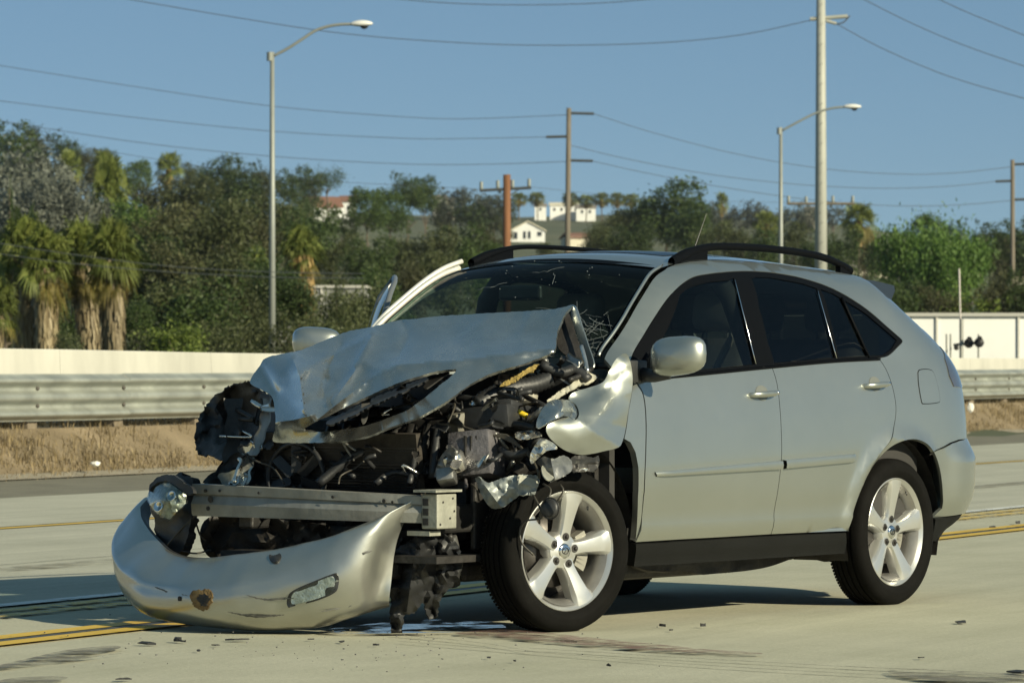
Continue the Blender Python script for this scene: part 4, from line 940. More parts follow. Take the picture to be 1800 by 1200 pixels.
# same surround on the far side without the open door's part
cut = [p for p in DLO_top if p.x < 1.18]; cutb = [p for p in DLO_bot if p.x < 1.13]
sur2 = [Vector((1.13, 1.166))] + cutb[:-1] + DLO_rear[:-1] + cut + [Vector((1.175, cut[-1].y if cut else 1.6))]
o = panel('window_surround', sur2, M_trim, CAR, holes=[rwin, qwin], gap=.001, off=-.002, skirt=.02, mirror=True); bpy.data.objects.remove(o[0])
# bright weather strips between the panes
for a, b, w in (((1291, 492), (1328, 640), .0028), ((1437, 512), (1470, 630), .0028)):
    pts = [S(*uz(a[0] + (b[0] - a[0]) * k / 8, a[1] + (b[1] - a[1]) * k / 8), .0025) for k in range(9)]
    MB().tube(pts, w, 6).build('window_trim', M_chrome, CAR, True)
pts = [S(p.x, p.y - .006, .003) for p in DLO_bot]
MB().tube(pts, .006, 6).build('belt_moulding', M_trim, CAR, True)
# quarter divider bar (dark)
pts = [S(*uz(1480 + 48 * k / 8, 523 + 105 * k / 8), -.001) for k in range(9)]
MB().tube(pts, .007, 6).build('window_divider', M_trim, CAR, True)

# side mouldings
def moulding(pa, pb, ta, name='side_moulding', par=None):
    n = 24; rows = []
    for k in range(n + 1):
        t = k / n; a = Vector(uz(pa[0][0] + (pa[1][0] - pa[0][0]) * t, pa[0][1] + (pa[1][1] - pa[0][1]) * t)); b = Vector(uz(pb[0][0] + (pb[1][0] - pb[0][0]) * t, pb[0][1] + (pb[1][1] - pb[0][1]) * t))
        e = 1.0
        if ta and t < .06: e = .25 + .75 * t / .06
        if not ta and t > .93: e = .25 + .75 * (1 - t) / .07
        h_ = .021 * e
        rows.append([S(a.x, a.y, .0), S(a.x, a.y - .003, h_), S((a.x + b.x) / 2, a.y * .5 + b.y * .5, h_ + .003), S(b.x, b.y + .003, h_), S(b.x, b.y, .0)])
    auto_smooth(MB().grid(rows).build(name, M_paint, par or CAR), 40)
moulding(((1151, 829), (1370, 809)), ((1153, 838), (1370, 825)), True)
moulding(((1376, 808), (1503, 797)), ((1376, 824), (1503, 812)), False)

# door handles
def handle(px0, py0, px1, py1, par):
    a = uz(px0, py0); b = uz(px1, py1); rows = []
    mid = (a + b) / 2
    # flat patch, darkened to paint the shade inside a handle recess
    cup = [Vector((mid.x + .052 * math.cos(w), mid.y + .004 + .036 * math.sin(w))) for w in [2 * math.pi * k / 20 for k in range(20)]]
    panel('handle_cup_shade', cup, mat('handle_recess_shade', (.20, .21, .19), .5, .5), par, gap=0, off=.0015, skirt=0, spacing=.02)
    for k in range(13):
        t = k / 12; p = a.lerp(b, t); lift = .034 * (1 - abs(2 * t - 1) ** 4) + .004; r_ = .014 * (1 - .25 * abs(2 * t - 1) ** 3)
        c = S(p.x, p.y, lift); n = Sn(p.x, p.y); up = Vector((0, 0, 1))
        rows.append([c + up * r_ * math.cos(w) + n * .009 * math.sin(w) for w in [2 * math.pi * q / 10 for q in range(10)]])
    mb = MB().grid(rows, True); m_ = len(mb.v); mb.f.append(tuple(range(9, -1, -1))); mb.f.append(tuple(range(m_ - 10, m_)))
    auto_smooth(mb.build('door_handle', M_paint, par), 50)
    e = a if a.x < b.x else b
    MB().lathe([(0, .004), (.009, .003), (.010, 0)], 12, Matrix.Translation(S(e.x - .012, e.y, .012)) @ Matrix.Rotation(R(-90), 4, 'X')).build('lock_barrel', M_chrome, par, True)
handle(1317, 694, 1362, 690, fdl); handle(1518, 678, 1558, 674, rdl)

# fuel filler door
fo = T((1614, 655), (1617, 651), (1630, 650), (1640, 655), (1648, 680), (1651, 700), (1648, 706), (1625, 708), (1620, 704), (1615, 675))
panel('fuel_gap_shade', sm(fo + fo[:1], 3)[:-1], M_trim, CAR, gap=-.0055, off=.0012, skirt=0, spacing=.02)  # black sheet paints the shade of a gap; the panel is uncut
panel('fuel_door', sm(fo + fo[:1], 3)[:-1], M_paint, CAR, gap=-.002, off=.0025, skirt=.006, spacing=.02)

# sill cladding
sill_o = T((1117, 956), (1200, 951), (1355, 942), (1486, 936)) + [uz(1486, 972), uz(1355, 980), uz(1200, 990), uz(1113, 995)]
panel('sill_cladding', sill_o, M_sill, CAR, gap=.0, off=.004, skirt=.05, mirror=True)
# rear bumper wraps the corner
bo_off = lambda u, z: .030 * sstep(.78, .70, z) * sstep(-.36, -.55, u) - .02 * sstep(.50, .40, z) + .012 * sstep(.80, .79, z)
ub = -.25 - UMAX
bump_o = [Vector((-.345, .415))] + [p for p in reversed(af[k_b:]) if p.y > .44] + [Vector((-.37, .760)), Vector((-.45, .780)), Vector((-.55, .793)), Vector((-.7, .798)), Vector((-.8, .80)), Vector((-1.1, .80)), Vector((ub, .80)), Vector((ub, .43)), Vector((-.9, .43)), Vector((-.6, .425))]
panel('rear_bumper', bump_o, M_paint, CAR, offf=bo_off, mirror=True, gap=.001)
val_o = [Vector((-.345, .41)), Vector((-.6, .42)), Vector((-.9, .425)), Vector((ub, .425)), Vector((ub, .26)), Vector((-.75, .27)), Vector((-.5, .29)), Vector((-.36, .30))]
panel('rear_valance', val_o, M_sill, CAR, offf=lambda u, z: .012 - .10 * sstep(.42, .27, z) * sstep(-.4, -.7, u), mirror=True, gap=.001)
# tail lamps wrap the corner
lamp_o = [uz(1655, 608), uz(1668, 627), uz(1681, 650), Vector((-.98, 1.16)), Vector((-1.0, 1.06)), uz(1688, 681), uz(1676, 679), uz(1668, 660), uz(1660, 630)]
M_tail = mat('tail_lamp_lens', (.035, .042, .055), .08, coat=1.0, col2=(.07, .06, .065), vscale=6)
panel('tail_lamp', lamp_o, M_tail, CAR, gap=0, off=.004, skirt=.01, mirror=True)
# hatch and its glass
def rear_face(z0, z1, off, name, m, par=CAR, ue=None):
    rows = []
    for k in range(11):
        z = z0 + (z1 - z0) * k / 10
        u0 = interp([(.8, UH), (1.12, -.985), (1.25, -.805), (1.36, -.605), (1.455, -.425), (1.58, -.36)], z)
        us = [u0 + (ub - u0) * q / 12 for q in range(13)]
        L_ = [S(u, z, off) for u in us]; rows.append(L_ + [Vector((p.x, -p.y, p.z)) for p in reversed(L_[:-1])])
    return mesh_obj(name, [p for r_ in rows for p in r_], [(i * 25 + j, i * 25 + j + 1, (i + 1) * 25 + j + 1, (i + 1) * 25 + j) for i in range(10) for j in range(24)], m, par)
hat = rear_face(.81, 1.20, -.004, 'hatch', M_paint)
rear_face(1.20, 1.415, -.004, 'hatch_glass', M_glass_r, hat)
# roof
rows = []
us = [1.62 - .06 * k for k in range(29)] + [-.12, -.18, -.25, -.30, -.35, -.45, -.6, -.8, -1.0, -1.2, ub]
for u in us:
    e = S(u, zedge(u)); rr = []
    crown = .045 * min(1, e.y / .58)
    for k in range(25):
        t = -1 + 2 * k / 24; y = e.y * t; fwd = (.055 * (1 - t * t) if u > 1.5 else .055 * (1 - t * t) * max(0, (u - .9) / .6) if u > .9 else 0)
        rr.append(Vector((e.x + fwd, y, e.z + crown * (1 - abs(t) ** 2.4) - (.012 * (1 - t * t) if u > 1.55 else 0))))
    rows.append(rr)
roof = auto_smooth(MB().grid(rows).build('roof', M_paint, CAR), 60)
# moonroof glass slightly proud
rw = []
for k in range(9):
    x = 1.36 - .6 * k / 8; e = S(x, zedge(x)); rw.append([Vector((x + .03 * (1 - t * t), .43 * t, e.z + .045 * (1 - abs(.43 * t / e.y) ** 2.4) + .004)) for t in [-1 + 2 * q / 12 for q in range(13)]])
auto_smooth(MB().grid(rw).build('moonroof', M_glass_r, roof), 60)
# roof rails
def rail(sgn):
    c = []
    for px, py, y in ((1180, 462, .575), (1212, 444, .565), (1250, 434, .56), (1300, 434, .56), (1360, 438, .56), (1420, 446, .555), (1455, 455, .55), (1478, 466, .55), (1494, 476, .55)):
        p = onY(px, py, y); c.append(Vector((p.x, sgn * y, p.z + (0 if sgn > 0 else .015))))
    pts = cr(c, 4); r_ = []
    n = len(pts)
    rows = []
    for i, p in enumerate(pts):
        t = i / (n - 1); hz = (.020 if sgn > 0 else .013) + .012 * math.exp(-((t - .05) / .10) ** 2) + .006 * math.exp(-((t - .97) / .08) ** 2); hw = .020
        rows.append([p + Vector((0, hw * math.cos(w), hz * .9 * math.sin(w))) for w in [2 * math.pi * q / 10 for q in range(10)]])
    mb = MB().grid(rows, True)
    # feet down to the roof
    for t0, t1 in ((0.02, .22), (.86, .99)):
        i0, i1 = int(t0 * (n - 1)), int(t1 * (n - 1)); a, b = pts[i0], pts[i1]
        top = [pts[i] for i in range(i0, i1 + 1)]
        base = [Vector((p.x, p.y, zedge(p.x) - .005)) for p in top]
        for sy in (-.014, .014):
            mb.grid([[q + Vector((0, sy, 0)) for q in top], [q + Vector((0, sy, 0)) for q in base]])
        mb.grid([[top[0] + Vector((0, -.014, 0)), top[0] + Vector((0, .014, 0))], [base[0] + Vector((0, -.014, 0)), base[0] + Vector((0, .014, 0))]])
        mb.grid([[top[-1] + Vector((0, -.014, 0)), top[-1] + Vector((0, .014, 0))], [base[-1] + Vector((0, -.014, 0)), base[-1] + Vector((0, .014, 0))]])
    auto_smooth(mb.build('roof_rail', M_trim, CAR), 50)
rail(1); rail(-1)
# aerial
p = onY(1222, 432, .0); MB().tube([p, p + Vector((-.10, 0, .16))], [.003, .0015], 6).build('aerial', M_blk, CAR)
# spoiler
sp = []
for k in range(15):
    t = -1 + 2 * k / 14; y = .565 * t; xb = -.50 - .08 * (1 - t * t); z0 = 1.612 - .016 * t * t
    sp.append([Vector((-.12, y, z0 - .012)), Vector((-.30, y, z0 - .012)), Vector((xb, y, z0 - .034)), Vector((xb - .008, y, z0 - .06)), Vector((xb + .06, y, z0 - .15)), Vector((-.34, y, z0 - .12)), Vector((-.2, y, z0 - .05))])
mb = MB().grid(sp, True); mb.f.append(tuple(range(6, -1, -1))); mb.f.append(tuple(len(mb.v) - 7 + q for q in range(7)))
auto_smooth(mb.build('spoiler', mat('spoiler_shade', (.010, .014, .022), .3, coat=.5), CAR), 45)  # spoiler is body-coloured; the near-black colour paints its shaded side

# windscreen between the two pillars
pil = [S(p.x, p.y, -.012) for p in PIL]; npil = len(pil)
bow = lambda t, i: (.05 + .10 * i / (npil - 1)) * (1 - t * t)
wrows = []
for i, p in enumerate(pil):
    wrows.append([Vector((p.x + bow(t, i), p.y * t, p.z + (.045 - .04 * i / npil) * (1 - t * t))) for t in [-1 + 2 * q / 24 for q in range(25)]])
def wpt(a, b, off=.004):
    """point on the windscreen: a 0..1 top to bottom, b -1..1 across"""
    f_ = a * (npil - 1); i = min(npil - 2, int(f_)); q = f_ - i; p = pil[i].lerp(pil[i + 1], q)
    ii = f_; return Vector((p.x + (.05 + .10 * ii / (npil - 1)) * (1 - b * b) + off, p.y * b, p.z + (.045 - .04 * ii / npil) * (1 - b * b) + off))
ws = auto_smooth(MB().grid(wrows).build('windscreen', M_glass_w, CAR), 80)
band = auto_smooth(MB().grid([[wpt(a, b, .003) for b in [-1 + 2 * q / 24 for q in range(25)]] for a in (0, .035, .07)]).build('shade_band', M_trim, ws), 80)
for sgn in (1, -1):
    auto_smooth(MB().grid([[wpt(a / 20, sgn * (1 - .045 * q), .0035) for q in (0, .5, 1)] for a in range(21)]).build('glass_border', M_trim, ws), 80)
M_sunlit = mat('sun_glare_moulding', (.80, .78, .70), .3, .4)
# pillar mouldings; far pair paler, the sun's glare put into their colour
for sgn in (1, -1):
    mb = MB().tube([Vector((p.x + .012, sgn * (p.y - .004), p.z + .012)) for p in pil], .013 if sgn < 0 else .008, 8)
    mb.build('pillar_moulding', M_paint if sgn > 0 else M_sunlit, CAR, True)
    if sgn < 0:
        MB().tube([Vector((p.x - .03, -(p.y + .012), p.z + .045)) for p in pil], .012, 8).build('pillar_moulding', M_sunlit, CAR, True)
M_crack = mat('cracked_glass', (.26, .29, .29), .2, spec=1.0)
def crack(pts, r_=.0016):
    mb = MB(); P = [wpt(a, b, .006) for a, b in pts]
    Q = []
    for p, q in zip(P, P[1:]):
        for k in range(4): Q.append(p.lerp(q, k / 4) + Vector((random.uniform(-1, 1), random.uniform(-1, 1), random.uniform(-1, 1))) * .004)
    mb.tube(Q + [P[-1]], r_, 4).build('crack', M_crack, ws)
rc = random.Random(3)
for k in range(13):                                          # shattered lower corner on the driver's side
    a0, b0 = rc.uniform(.62, .98), rc.uniform(.80, .97); L_ = rc.uniform(.10, .30); an = rc.uniform(2.2, 3.1)
    crack([(a0, b0), (a0 - .25 * L_ * math.sin(an) * 1.4, b0 + L_ * math.cos(an) * .55), (a0 - L_ * math.sin(an) * 1.1, b0 + L_ * math.cos(an))], rc.uniform(.0005, .0011))
for k in range(4):
    a0, b0 = rc.uniform(.25, .55), rc.uniform(-.45, .35); an = rc.uniform(-.3, .3); L_ = rc.uniform(.05, .28)
    crack([(a0, b0), (a0 + .06 * math.sin(an), b0 + L_ * .5), (a0 + .1 * math.sin(an * 3), b0 + L_)], rc.uniform(.0004, .0007))
for k in range(26):
    a, b = rc.uniform(.05, .7), rc.uniform(-.8, .8); p = wpt(a, b, .006); s_ = rc.uniform(.002, .005)
    MB().box(p, (s_, s_, s_ * .6), Matrix.Rotation(rc.uniform(0, 3), 3, 'Z')).build('glass_chip', M_crack, ws)
def web(a0, b0, rad, nr_, rings):
    ang = [2 * math.pi * k / nr_ + rc.uniform(-.2, .2) for k in range(nr_)]
    q = lambda w, r_: (min(.995, max(.02, a0 + r_ * 1.5 * math.sin(w))), min(.985, max(-.985, b0 + r_ * math.cos(w))))
    for w in ang: crack([q(w, .01), q(w + rc.uniform(-.1, .1), rad * .5), q(w + rc.uniform(-.15, .15), rad * rc.uniform(.6, 1.1))], .0005)
    for r_ in rings:
        for k in range(nr_):
            if rc.random() < .7: crack([q(ang[k], r_ * rc.uniform(.85, 1.1)), q(ang[(k + 1) % nr_], r_ * rc.uniform(.85, 1.1))], .0004)
web(.86, .80, .30, 17, (.04, .08, .12, .17, .23))
# wiper lying on the glass
MB().tube([wpt(.97, .55, .02), wpt(.86, .25, .025), wpt(.80, -.05, .02)], .006, 6).build('wiper', M_blk, CAR, True)

# ---- mirrors
def mirror(sgn, par, M=None, dz=0.0):
    c = onY(1194, 625, 1.055); c = Vector((c.x, 0, c.z + dz))
    rows = []; rx, ry, rz = (.075, .135, .088) if sgn > 0 else (.065, .118, .078)
    n = 22; ex = 3.2
    for i in range(13):
        a = -math.pi / 2 + math.pi * i / 12; ca = math.cos(a); sa = math.sin(a)
        row = []
        for k in range(n):
            w = 2 * math.pi * k / n; cw, sw = math.cos(w), math.sin(w)
            pw = lambda q, e: math.copysign(abs(q) ** (2 / e), q)
            y = ry * pw(ca, 2.6) * pw(cw, ex); z = rz * pw(ca, 2.6) * pw(sw, ex); x = rx * pw(sa, 2.2)
            z += .012 * (y / ry) ; x = x if x > 0 else x * .45
            row.append(Vector((c.x + x - .25 * (y + .0) * .35, sgn * (1.055 + y), c.z + z * (1 - .06 * (y / ry)))))
        rows.append(row)
    mb = MB().grid(rows, True)
    if M is not None: mb.v = [M @ p for p in mb.v]
    o = auto_smooth(mb.build('mirror', M_paint, par), 70)
    mb = MB(); pa = [Vector((c.x + .02, sgn * .87, c.z - .085)), Vector((c.x + .015, sgn * .93, c.z - .09)), Vector((c.x, sgn * 1.0, c.z - .078))]
    mb.tube(pa, [.035, .03, .028], 10); mb.box((c.x + .06, sgn * .868, c.z - .07), (.14, .02, .10), bev=.008)
    g = MB(); gp = [Vector((c.x - .036, sgn * (1.055 + .115 * math.cos(w)), c.z + .072 * math.sin(w))) for w in [2 * math.pi * k / 20 for k in range(20)]]
    g.add(gp, [tuple(range(20))])
    if M is not None: mb.v = [M @ p for p in mb.v]; g.v = [M @ p for p in g.v]
    mb.build('mirror_arm', M_blk, o, True); g.build('mirror_glass', M_chrome, o)
    return o
mirror(1, CAR)
MB().prism([(0, 0), (.20, 0), (.03, .13)], -.006, .006, Matrix.Translation(S(2.03, 1.115, .0)) @ Matrix.Rotation(R(90), 4, 'X') @ Matrix.Rotation(R(0), 4, 'Z')).build('mirror_sail', M_trim, CAR)
# passenger door, swung open
HG = Vector((2.24, -.90, 0)); MO = Matrix.Translation(Vector((-.21, 0, 0))) @ Matrix.Translation(HG) @ Matrix.Rotation(R(38.5), 4, 'Z') @ Matrix.Translation(-HG)
o = panel('open_front_door', front_door_o, M_paint, CAR, offf=sidef, mirror=True, skirt=.07); bpy.data.objects.remove(o[0]); odr = o[1]
odr.data.transform(MO); tag(odr, 'passenger front door standing open on the far side')
fr_o = [p for p in DLO_top if p.x > 1.15]
topf = [Vector((1.10, 1.165)), Vector((1.18, 1.50)), Vector((1.20, fr_o[0].y - .004))] + fr_o + [DLO_bot[0]]
mb = MB().tube([MO @ Vector((S(p.x, p.y, -.01).x, -S(p.x, p.y, -.01).y, p.y)) for p in topf], .014, 8); mb.build('door_frame', mat('door_frame_steel', (.16, .17, .17), .35, .3), odr, True)
g = panel('door_glass', fwin, glass_mat('door_clear_glass', (.6, .7, .68)), odr, gap=0, off=-.008, skirt=0, spacing=.08, mirror=True); bpy.data.objects.remove(g[0]); g[1].data.transform(MO)
mirror(-1, odr, MO, .06)
inner = panel('door_card', inset_poly(front_door_o, .03), M_int, odr, off=-.075, gap=0, skirt=0, spacing=.1, mirror=True); bpy.data.objects.remove(inner[0]); inner[1].data.transform(MO)

# ---- wheels
def tyre_mesh():
    R0, RR, w = .358, .256, .1175
    prof = [(RR, -.085), (RR + .012, -.098), (.295, -.116), (.315, -.1175), (.338, -.110), (.350, -.096), (.3555, -.080)]
    def gro(z): return [(.357, z - .006), (.350, z - .0045), (.350, z + .0045), (.357, z + .006)]
    for z in (-.055, -.019, .019, .055): prof += gro(z)
    prof += [(.3555, .080), (.350, .096), (.338, .110), (.315, .1175), (.306, .1160), (.302, .1172), (.290, .1155), (RR + .012, .098), (RR, .085)]
    return [(r_, z if z > 0 else z * .72) for r_, z in prof]
def wheel(c, steer, sgn, parent, name='wheel', spin=0.0, detail=True):
    M0 = Matrix.Translation(Vector(c)) @ Matrix.Rotation(R(steer), 4, 'Z') @ Matrix.Rotation(R(-90 * sgn), 4, 'X') @ Matrix.Rotation(R(spin), 4, 'Z')
    t = MB().lathe(tyre_mesh(), 64, M0)
    for p in t.v:                                            # flat where it stands on the road
        if p.z < .004: p.z = .004
    tyre = auto_smooth(t.build('wheel', M_rub, parent), 40); tag(tyre)
    mb = MB()
    for k in range(120):                                     # shoulder blocks of the tread
        w = 2 * math.pi * k / 120
        for sd in (-1,):
            mb.box((.3508 * math.cos(w), .3508 * math.sin(w), sd * (.088 if sd > 0 else .063)), (.008, .010, .022), Matrix.Rotation(w, 3, 'Z') @ Matrix.Rotation(R(sd * 20), 3, 'Y'))
    mb.v = [M0 @ p for p in mb.v]
    for p in mb.v: p.z = max(p.z, .006)
    tag(mb.build('tread', M_rub, tyre), kind='stuff')
    M1 = M0 @ Matrix.Diagonal((1.08, 1.08, 1, 1))
    # rim barrel
    rim = MB().lathe([(.214, -.09), (.205, -.05), (.200, .02), (.206, .055), (.226, .082), (.236, .092), (.2405, .097), (.2435, .095), (.243, .088)], 64, M1)
    rimo = auto_smooth(rim.build('rim', M_wheel, tyre), 40)
    bar = MB().lathe([(.198, -.085), (.197, .03), (.203, .058), (.222, .083)], 48, M1); auto_smooth(bar.build('barrel', M_wheel_d, tyre), 60)
    back = MB().lathe([(.0, -.03), (.15, -.03), (.150, -.012), (.06, -.010), (0, -.008)], 40, M1); back.build('brake_disc', mat('brake_disc_steel', (.13, .12, .11), .4, .8, var=.2, vscale=20), tyre, True)
    cal = MB()
    for q in range(8):
        w = R(150 + 8 * q - spin); cal.box((.128 * math.cos(w), .128 * math.sin(w), .0), (.055, .022, .07), Matrix.Rotation(w, 3, 'Z'))
    cal.v = [M1 @ p for p in cal.v]; cal.build('brake_caliper', mat('caliper_iron', (.28, .27, .23), .5, .5), tyre)
    MB().lathe([(.0, -.088), (.2, -.088)], 32, M1).build('back_plate', M_dark, tyre)
    spk = []
    for k in range(5):
        w0 = 2 * math.pi * k / 5
        rows = []
        for (r_, hw, zf) in ((.030, .034, .066), (.060, .033, .067), (.085, .030, .070), (.11, .0315, .074), (.15, .037, .080), (.19, .044, .086), (.215, .050, .089), (.236, .055, .090)):
            ring = []
            for (a, dz) in ((-1.12, -.060), (-1.02, -.020), (-.80, -.003), (-.72, 0), (0, .0035), (.72, 0), (.80, -.003), (1.02, -.020), (1.12, -.060)):
                y = a * hw; dz2 = dz * (1 if r_ < .2 else .55)
                p = Vector((math.sqrt(max(1e-6, r_ * r_ - (y * y if r_ > .2 else 0))), y, zf + dz2)); ring.append(Matrix.Rotation(w0, 4, 'Z') @ p)
            rows.append(ring)
        mb = MB().grid(rows); mb.v = [M1 @ p for p in mb.v]
        auto_smooth(mb.build('spoke', M_wheel, tyre), 22)
    hub = MB().lathe([(.0, .072), (.034, .072), (.040, .069), (.068, .064), (.078, .05), (.08, .0)], 40, M1); auto_smooth(hub.build('hub', M_wheel, tyre), 40)
    for k in range(5):                                       # nut wells and nuts sit between the spokes
        w = 2 * math.pi * k / 5
        Mn = M1 @ Matrix.Translation((.0575 * math.cos(w), .0575 * math.sin(w), .0715))
        MB().lathe([(.0, .0012), (.0155, .0012), (.0165, .0)], 16, Mn).build('nut_well', M_dark, tyre)
        MB().lathe([(.0, .012), (.005, .011), (.0085, .006), (.0085, .0)], 6, Mn).build('lug_nut', M_dgrey, tyre)
    cap = MB().lathe([(.0, .080), (.022, .0795), (.029, .077), (.0315, .071)], 28, M1); cp = cap.build('centre_cap', M_chrome, tyre, True)
    em = MB(); ov = [Vector((.017 * math.cos(w), .013 * math.sin(w), .0815)) for w in [2 * math.pi * q / 24 for q in range(25)]]
    Mi = Matrix.Rotation(R(-spin), 4, 'Z')
    em.tube([Mi @ p for p in ov], .0016, 5); em.tube([Mi @ Vector(p) for p in ((.006, .012, .0815), (-.004, -.006, .0815), (.011, -.006, .0815))], .0018, 5)
    em.v = [M1 @ p for p in em.v]; em.build('emblem', M_dgrey, tyre)
    MB().tube([M1 @ Vector((.222 * math.cos(R(-125 - spin)), .222 * math.sin(R(-125 - spin)), .07)), M1 @ Vector((.20 * math.cos(R(-125 - spin)), .20 * math.sin(R(-125 - spin)), .085))], .004, 6).build('valve', M_blk, tyre)
    return tyre
fl = wheel((2.715, .765, .3565), -14.4, 1, CAR, spin=44); tag(fl, 'front wheel turned inward with exposed arch above')
wheel((0, .7775, .3565), 0, 1, CAR, spin=49)
wheel((2.70, -.765, .3565), -14.4, -1, CAR, spin=40); wheel((0, -.7775, .3565), 0, -1, CAR, spin=10)
# wheel housings
def housing(c, y0, y1, r_, a0, a1, name='wheel_housing', m=None):
    rows = []
    for k in range(17):
        w = R(a0 + (a1 - a0) * k / 16); rows.append([Vector((c[0] + r_ * math.cos(w), y, c[1] + r_ * math.sin(w))) for y in (y0, (y0 + y1) / 2, y1)])
    mb = MB().grid(rows)
    mb.add([r__[2] for r__ in rows] + [Vector((c[0], y1, c[1] - .1))], [(i, i + 1, 17) for i in range(16)])
    mb.build(name, m or M_dark, CAR, True)
for sgn in (1, -1):
    housing((.0, .38), sgn * .86, sgn * .55, .44, -20, 200)
    housing((2.66, .38), sgn * .84, sgn * .52, .45, 95 if sgn > 0 else 100, 190)

# ---- underbody, cabin
mb = MB().box((1.2, 0, .35), (3.2, 1.60, .12), bev=.03); mb.box((1.5, .35, .24), (1.3, .3, .12), bev=.03); mb.box((.9, -.2, .25), (1.9, .12, .1), bev=.04)
mb.tube([Vector((2.2, .1, .26)), Vector((1.2, .15, .25)), Vector((.4, .3, .28)), Vector((-.5, .35, .27))], .04, 8)
mb.box((-.45, 0, .36), (.7, 1.2, .2), bev=.04)
mb.build('underbody', M_dark, CAR)
mb = MB()                                                     # floor, side linings, firewall
mb.box((1.0, 0, .42), (2.9, 1.64, .04))
for sgn in (1, -1): mb.box((.80 if sgn > 0 else .4, sgn * .80, .74), (2.2 if sgn > 0 else 1.4, .03, .60)); 
mb.box((-.55, 0, .70), (.03, 1.5, .55)); mb.box((2.36, 0, .72), (.04, 1.66, .62))
mb.build('cabin_lining', M_int, CAR)
# headliner
hl = []
for u in [1.5 - .15 * k for k in range(12)]:
    e = S(u, zedge(u)); hl.append([Vector((e.x, e.y * t * .93, e.z - .03 + .03 * (1 - t * t))) for t in (-1, -.5, 0, .5, 1)])
MB().grid(hl).build('headliner', mat('headliner_cloth', (.20, .19, .17), .9), CAR, True)
# dashboard
db = []
for k in range(13):
    y = -.76 + 1.52 * k / 12; hood_ = .05 * math.exp(-((y - .38) / .16) ** 2)
    db.append([Vector((2.34, y, 1.06)), Vector((2.15, y, 1.085)), Vector((1.92, y, 1.07 + hood_)), Vector((1.82, y, 1.02 + hood_ * .5)), Vector((1.80, y, .9)), Vector((1.9, y, .70))])
dash = MB().grid(db).build('dashboard', M_int, CAR, True)
Ms = Matrix.Translation((1.72, .38, 1.0)) @ Matrix.Rotation(R(-62), 4, 'Y')
sw = MB(); sw.tube([Ms @ Vector((.185 * math.cos(w), .185 * math.sin(w), 0)) for w in [2 * math.pi * k / 28 for k in range(29)]], .015, 8)
for w in (R(90), R(-90), R(180)): sw.tube([Ms @ Vector((.05 * math.cos(w), .05 * math.sin(w), -.02)), Ms @ Vector((.18 * math.cos(w), .18 * math.sin(w), 0))], .013, 6)
sw.lathe([(0, .01), (.06, .0), (.07, -.03)], 16, Ms); sw.build('steering_wheel', M_blk, CAR, True)
# spent airbag hanging from the wheel
ab = []
for i in range(9):
    a = math.pi * i / 8; ab.append([Ms @ Vector((.12 * math.sin(a) * math.cos(w) * (1 + .2 * math.sin(3 * w)) - .05, .12 * math.sin(a) * math.sin(w), .05 - .05 * math.cos(a) + .02 * math.sin(5 * w))) for w in [2 * math.pi * k / 16 for k in range(16)]])
MB().grid(ab, True).build('airbag', mat('airbag_cloth', (.55, .54, .50), .9, bump=.4, bscale=15), CAR, True)
def seat(x, y, w_, back=True, name='seat'):
    mb = MB().box((x, y, .66), (.52, w_, .18), bev=.06); s_ = mb.build(name, M_seat, CAR, True)
    mb = MB().box((0, 0, .29), (.16, w_, .62), Matrix.Rotation(R(-16), 3, 'Y'), bev=.06); mb.v = [p + Vector((x - .28, y, .70)) for p in mb.v]; mb.build('backrest', M_seat, s_, True)
    for yy in ((0,) if w_ < .8 else (-.4, 0, .4)):
        mb = MB().box((x - .43, y + yy, 1.42), (.11, .26, .19), Matrix.Rotation(R(-12), 3, 'Y'), bev=.05)
        for q in (-.06, .06): mb.tube([Vector((x - .41, y + yy + q, 1.22)), Vector((x - .43, y + yy + q, 1.38))], .007, 6)
        mb.build('headrest', M_seat, s_, True)
seat(1.28, .40, .52); seat(1.28, -.40, .52); seat(.28, 0, 1.3, name='rear_seat')
MB().tube([Vector((1.0, .66, 1.42)), Vector((1.08, .60, 1.25)), Vector((1.2, .50, .95))], .018, 6).build('seat_belt', mat('belt_webbing', (.30, .29, .25), .8), CAR)
MB().box((1.95 - .05, -.0, 1.50), (.03, .24, .07), bev=.02).build('rear_view_mirror', M_blk, CAR)
# pillars inside
for sgn in (1, -1):
    MB().tube([Vector((1.14, sgn * .82, 1.1)), Vector((1.20, sgn * .70, 1.48)), Vector((1.2, sgn * .60, 1.6))], .05, 8).build('pillar_lining', M_int, CAR, True)
# ================================================================== the smashed front
import numpy as np
def tps(ctrl, smooth=1e-3):
    """thin-plate spline through (px, py, value)"""
    P = np.array([(c[0] / 100, c[1] / 100) for c in ctrl]); v = np.array([c[2] for c in ctrl]); n = len(P)
    d = np.linalg.norm(P[:, None] - P[None], axis=2); K = np.where(d > 0, d * d * np.log(d + 1e-12), 0) + np.eye(n) * smooth
    A = np.zeros((n + 3, n + 3)); A[:n, :n] = K; A[:n, n] = 1; A[:n, n + 1:] = P; A[n, :n] = 1; A[n + 1:, :n] = P.T
    w = np.linalg.solve(A, np.concatenate([v, np.zeros(3)]))
    def f(px, py):
        q = np.array([px / 100, py / 100]); r_ = np.linalg.norm(P - q, axis=1)
        return float((w[:n] * np.where(r_ > 0, r_ * r_ * np.log(r_ + 1e-12), 0)).sum() + w[n] + w[n + 1] * q[0] + w[n + 2] * q[1])
    return f
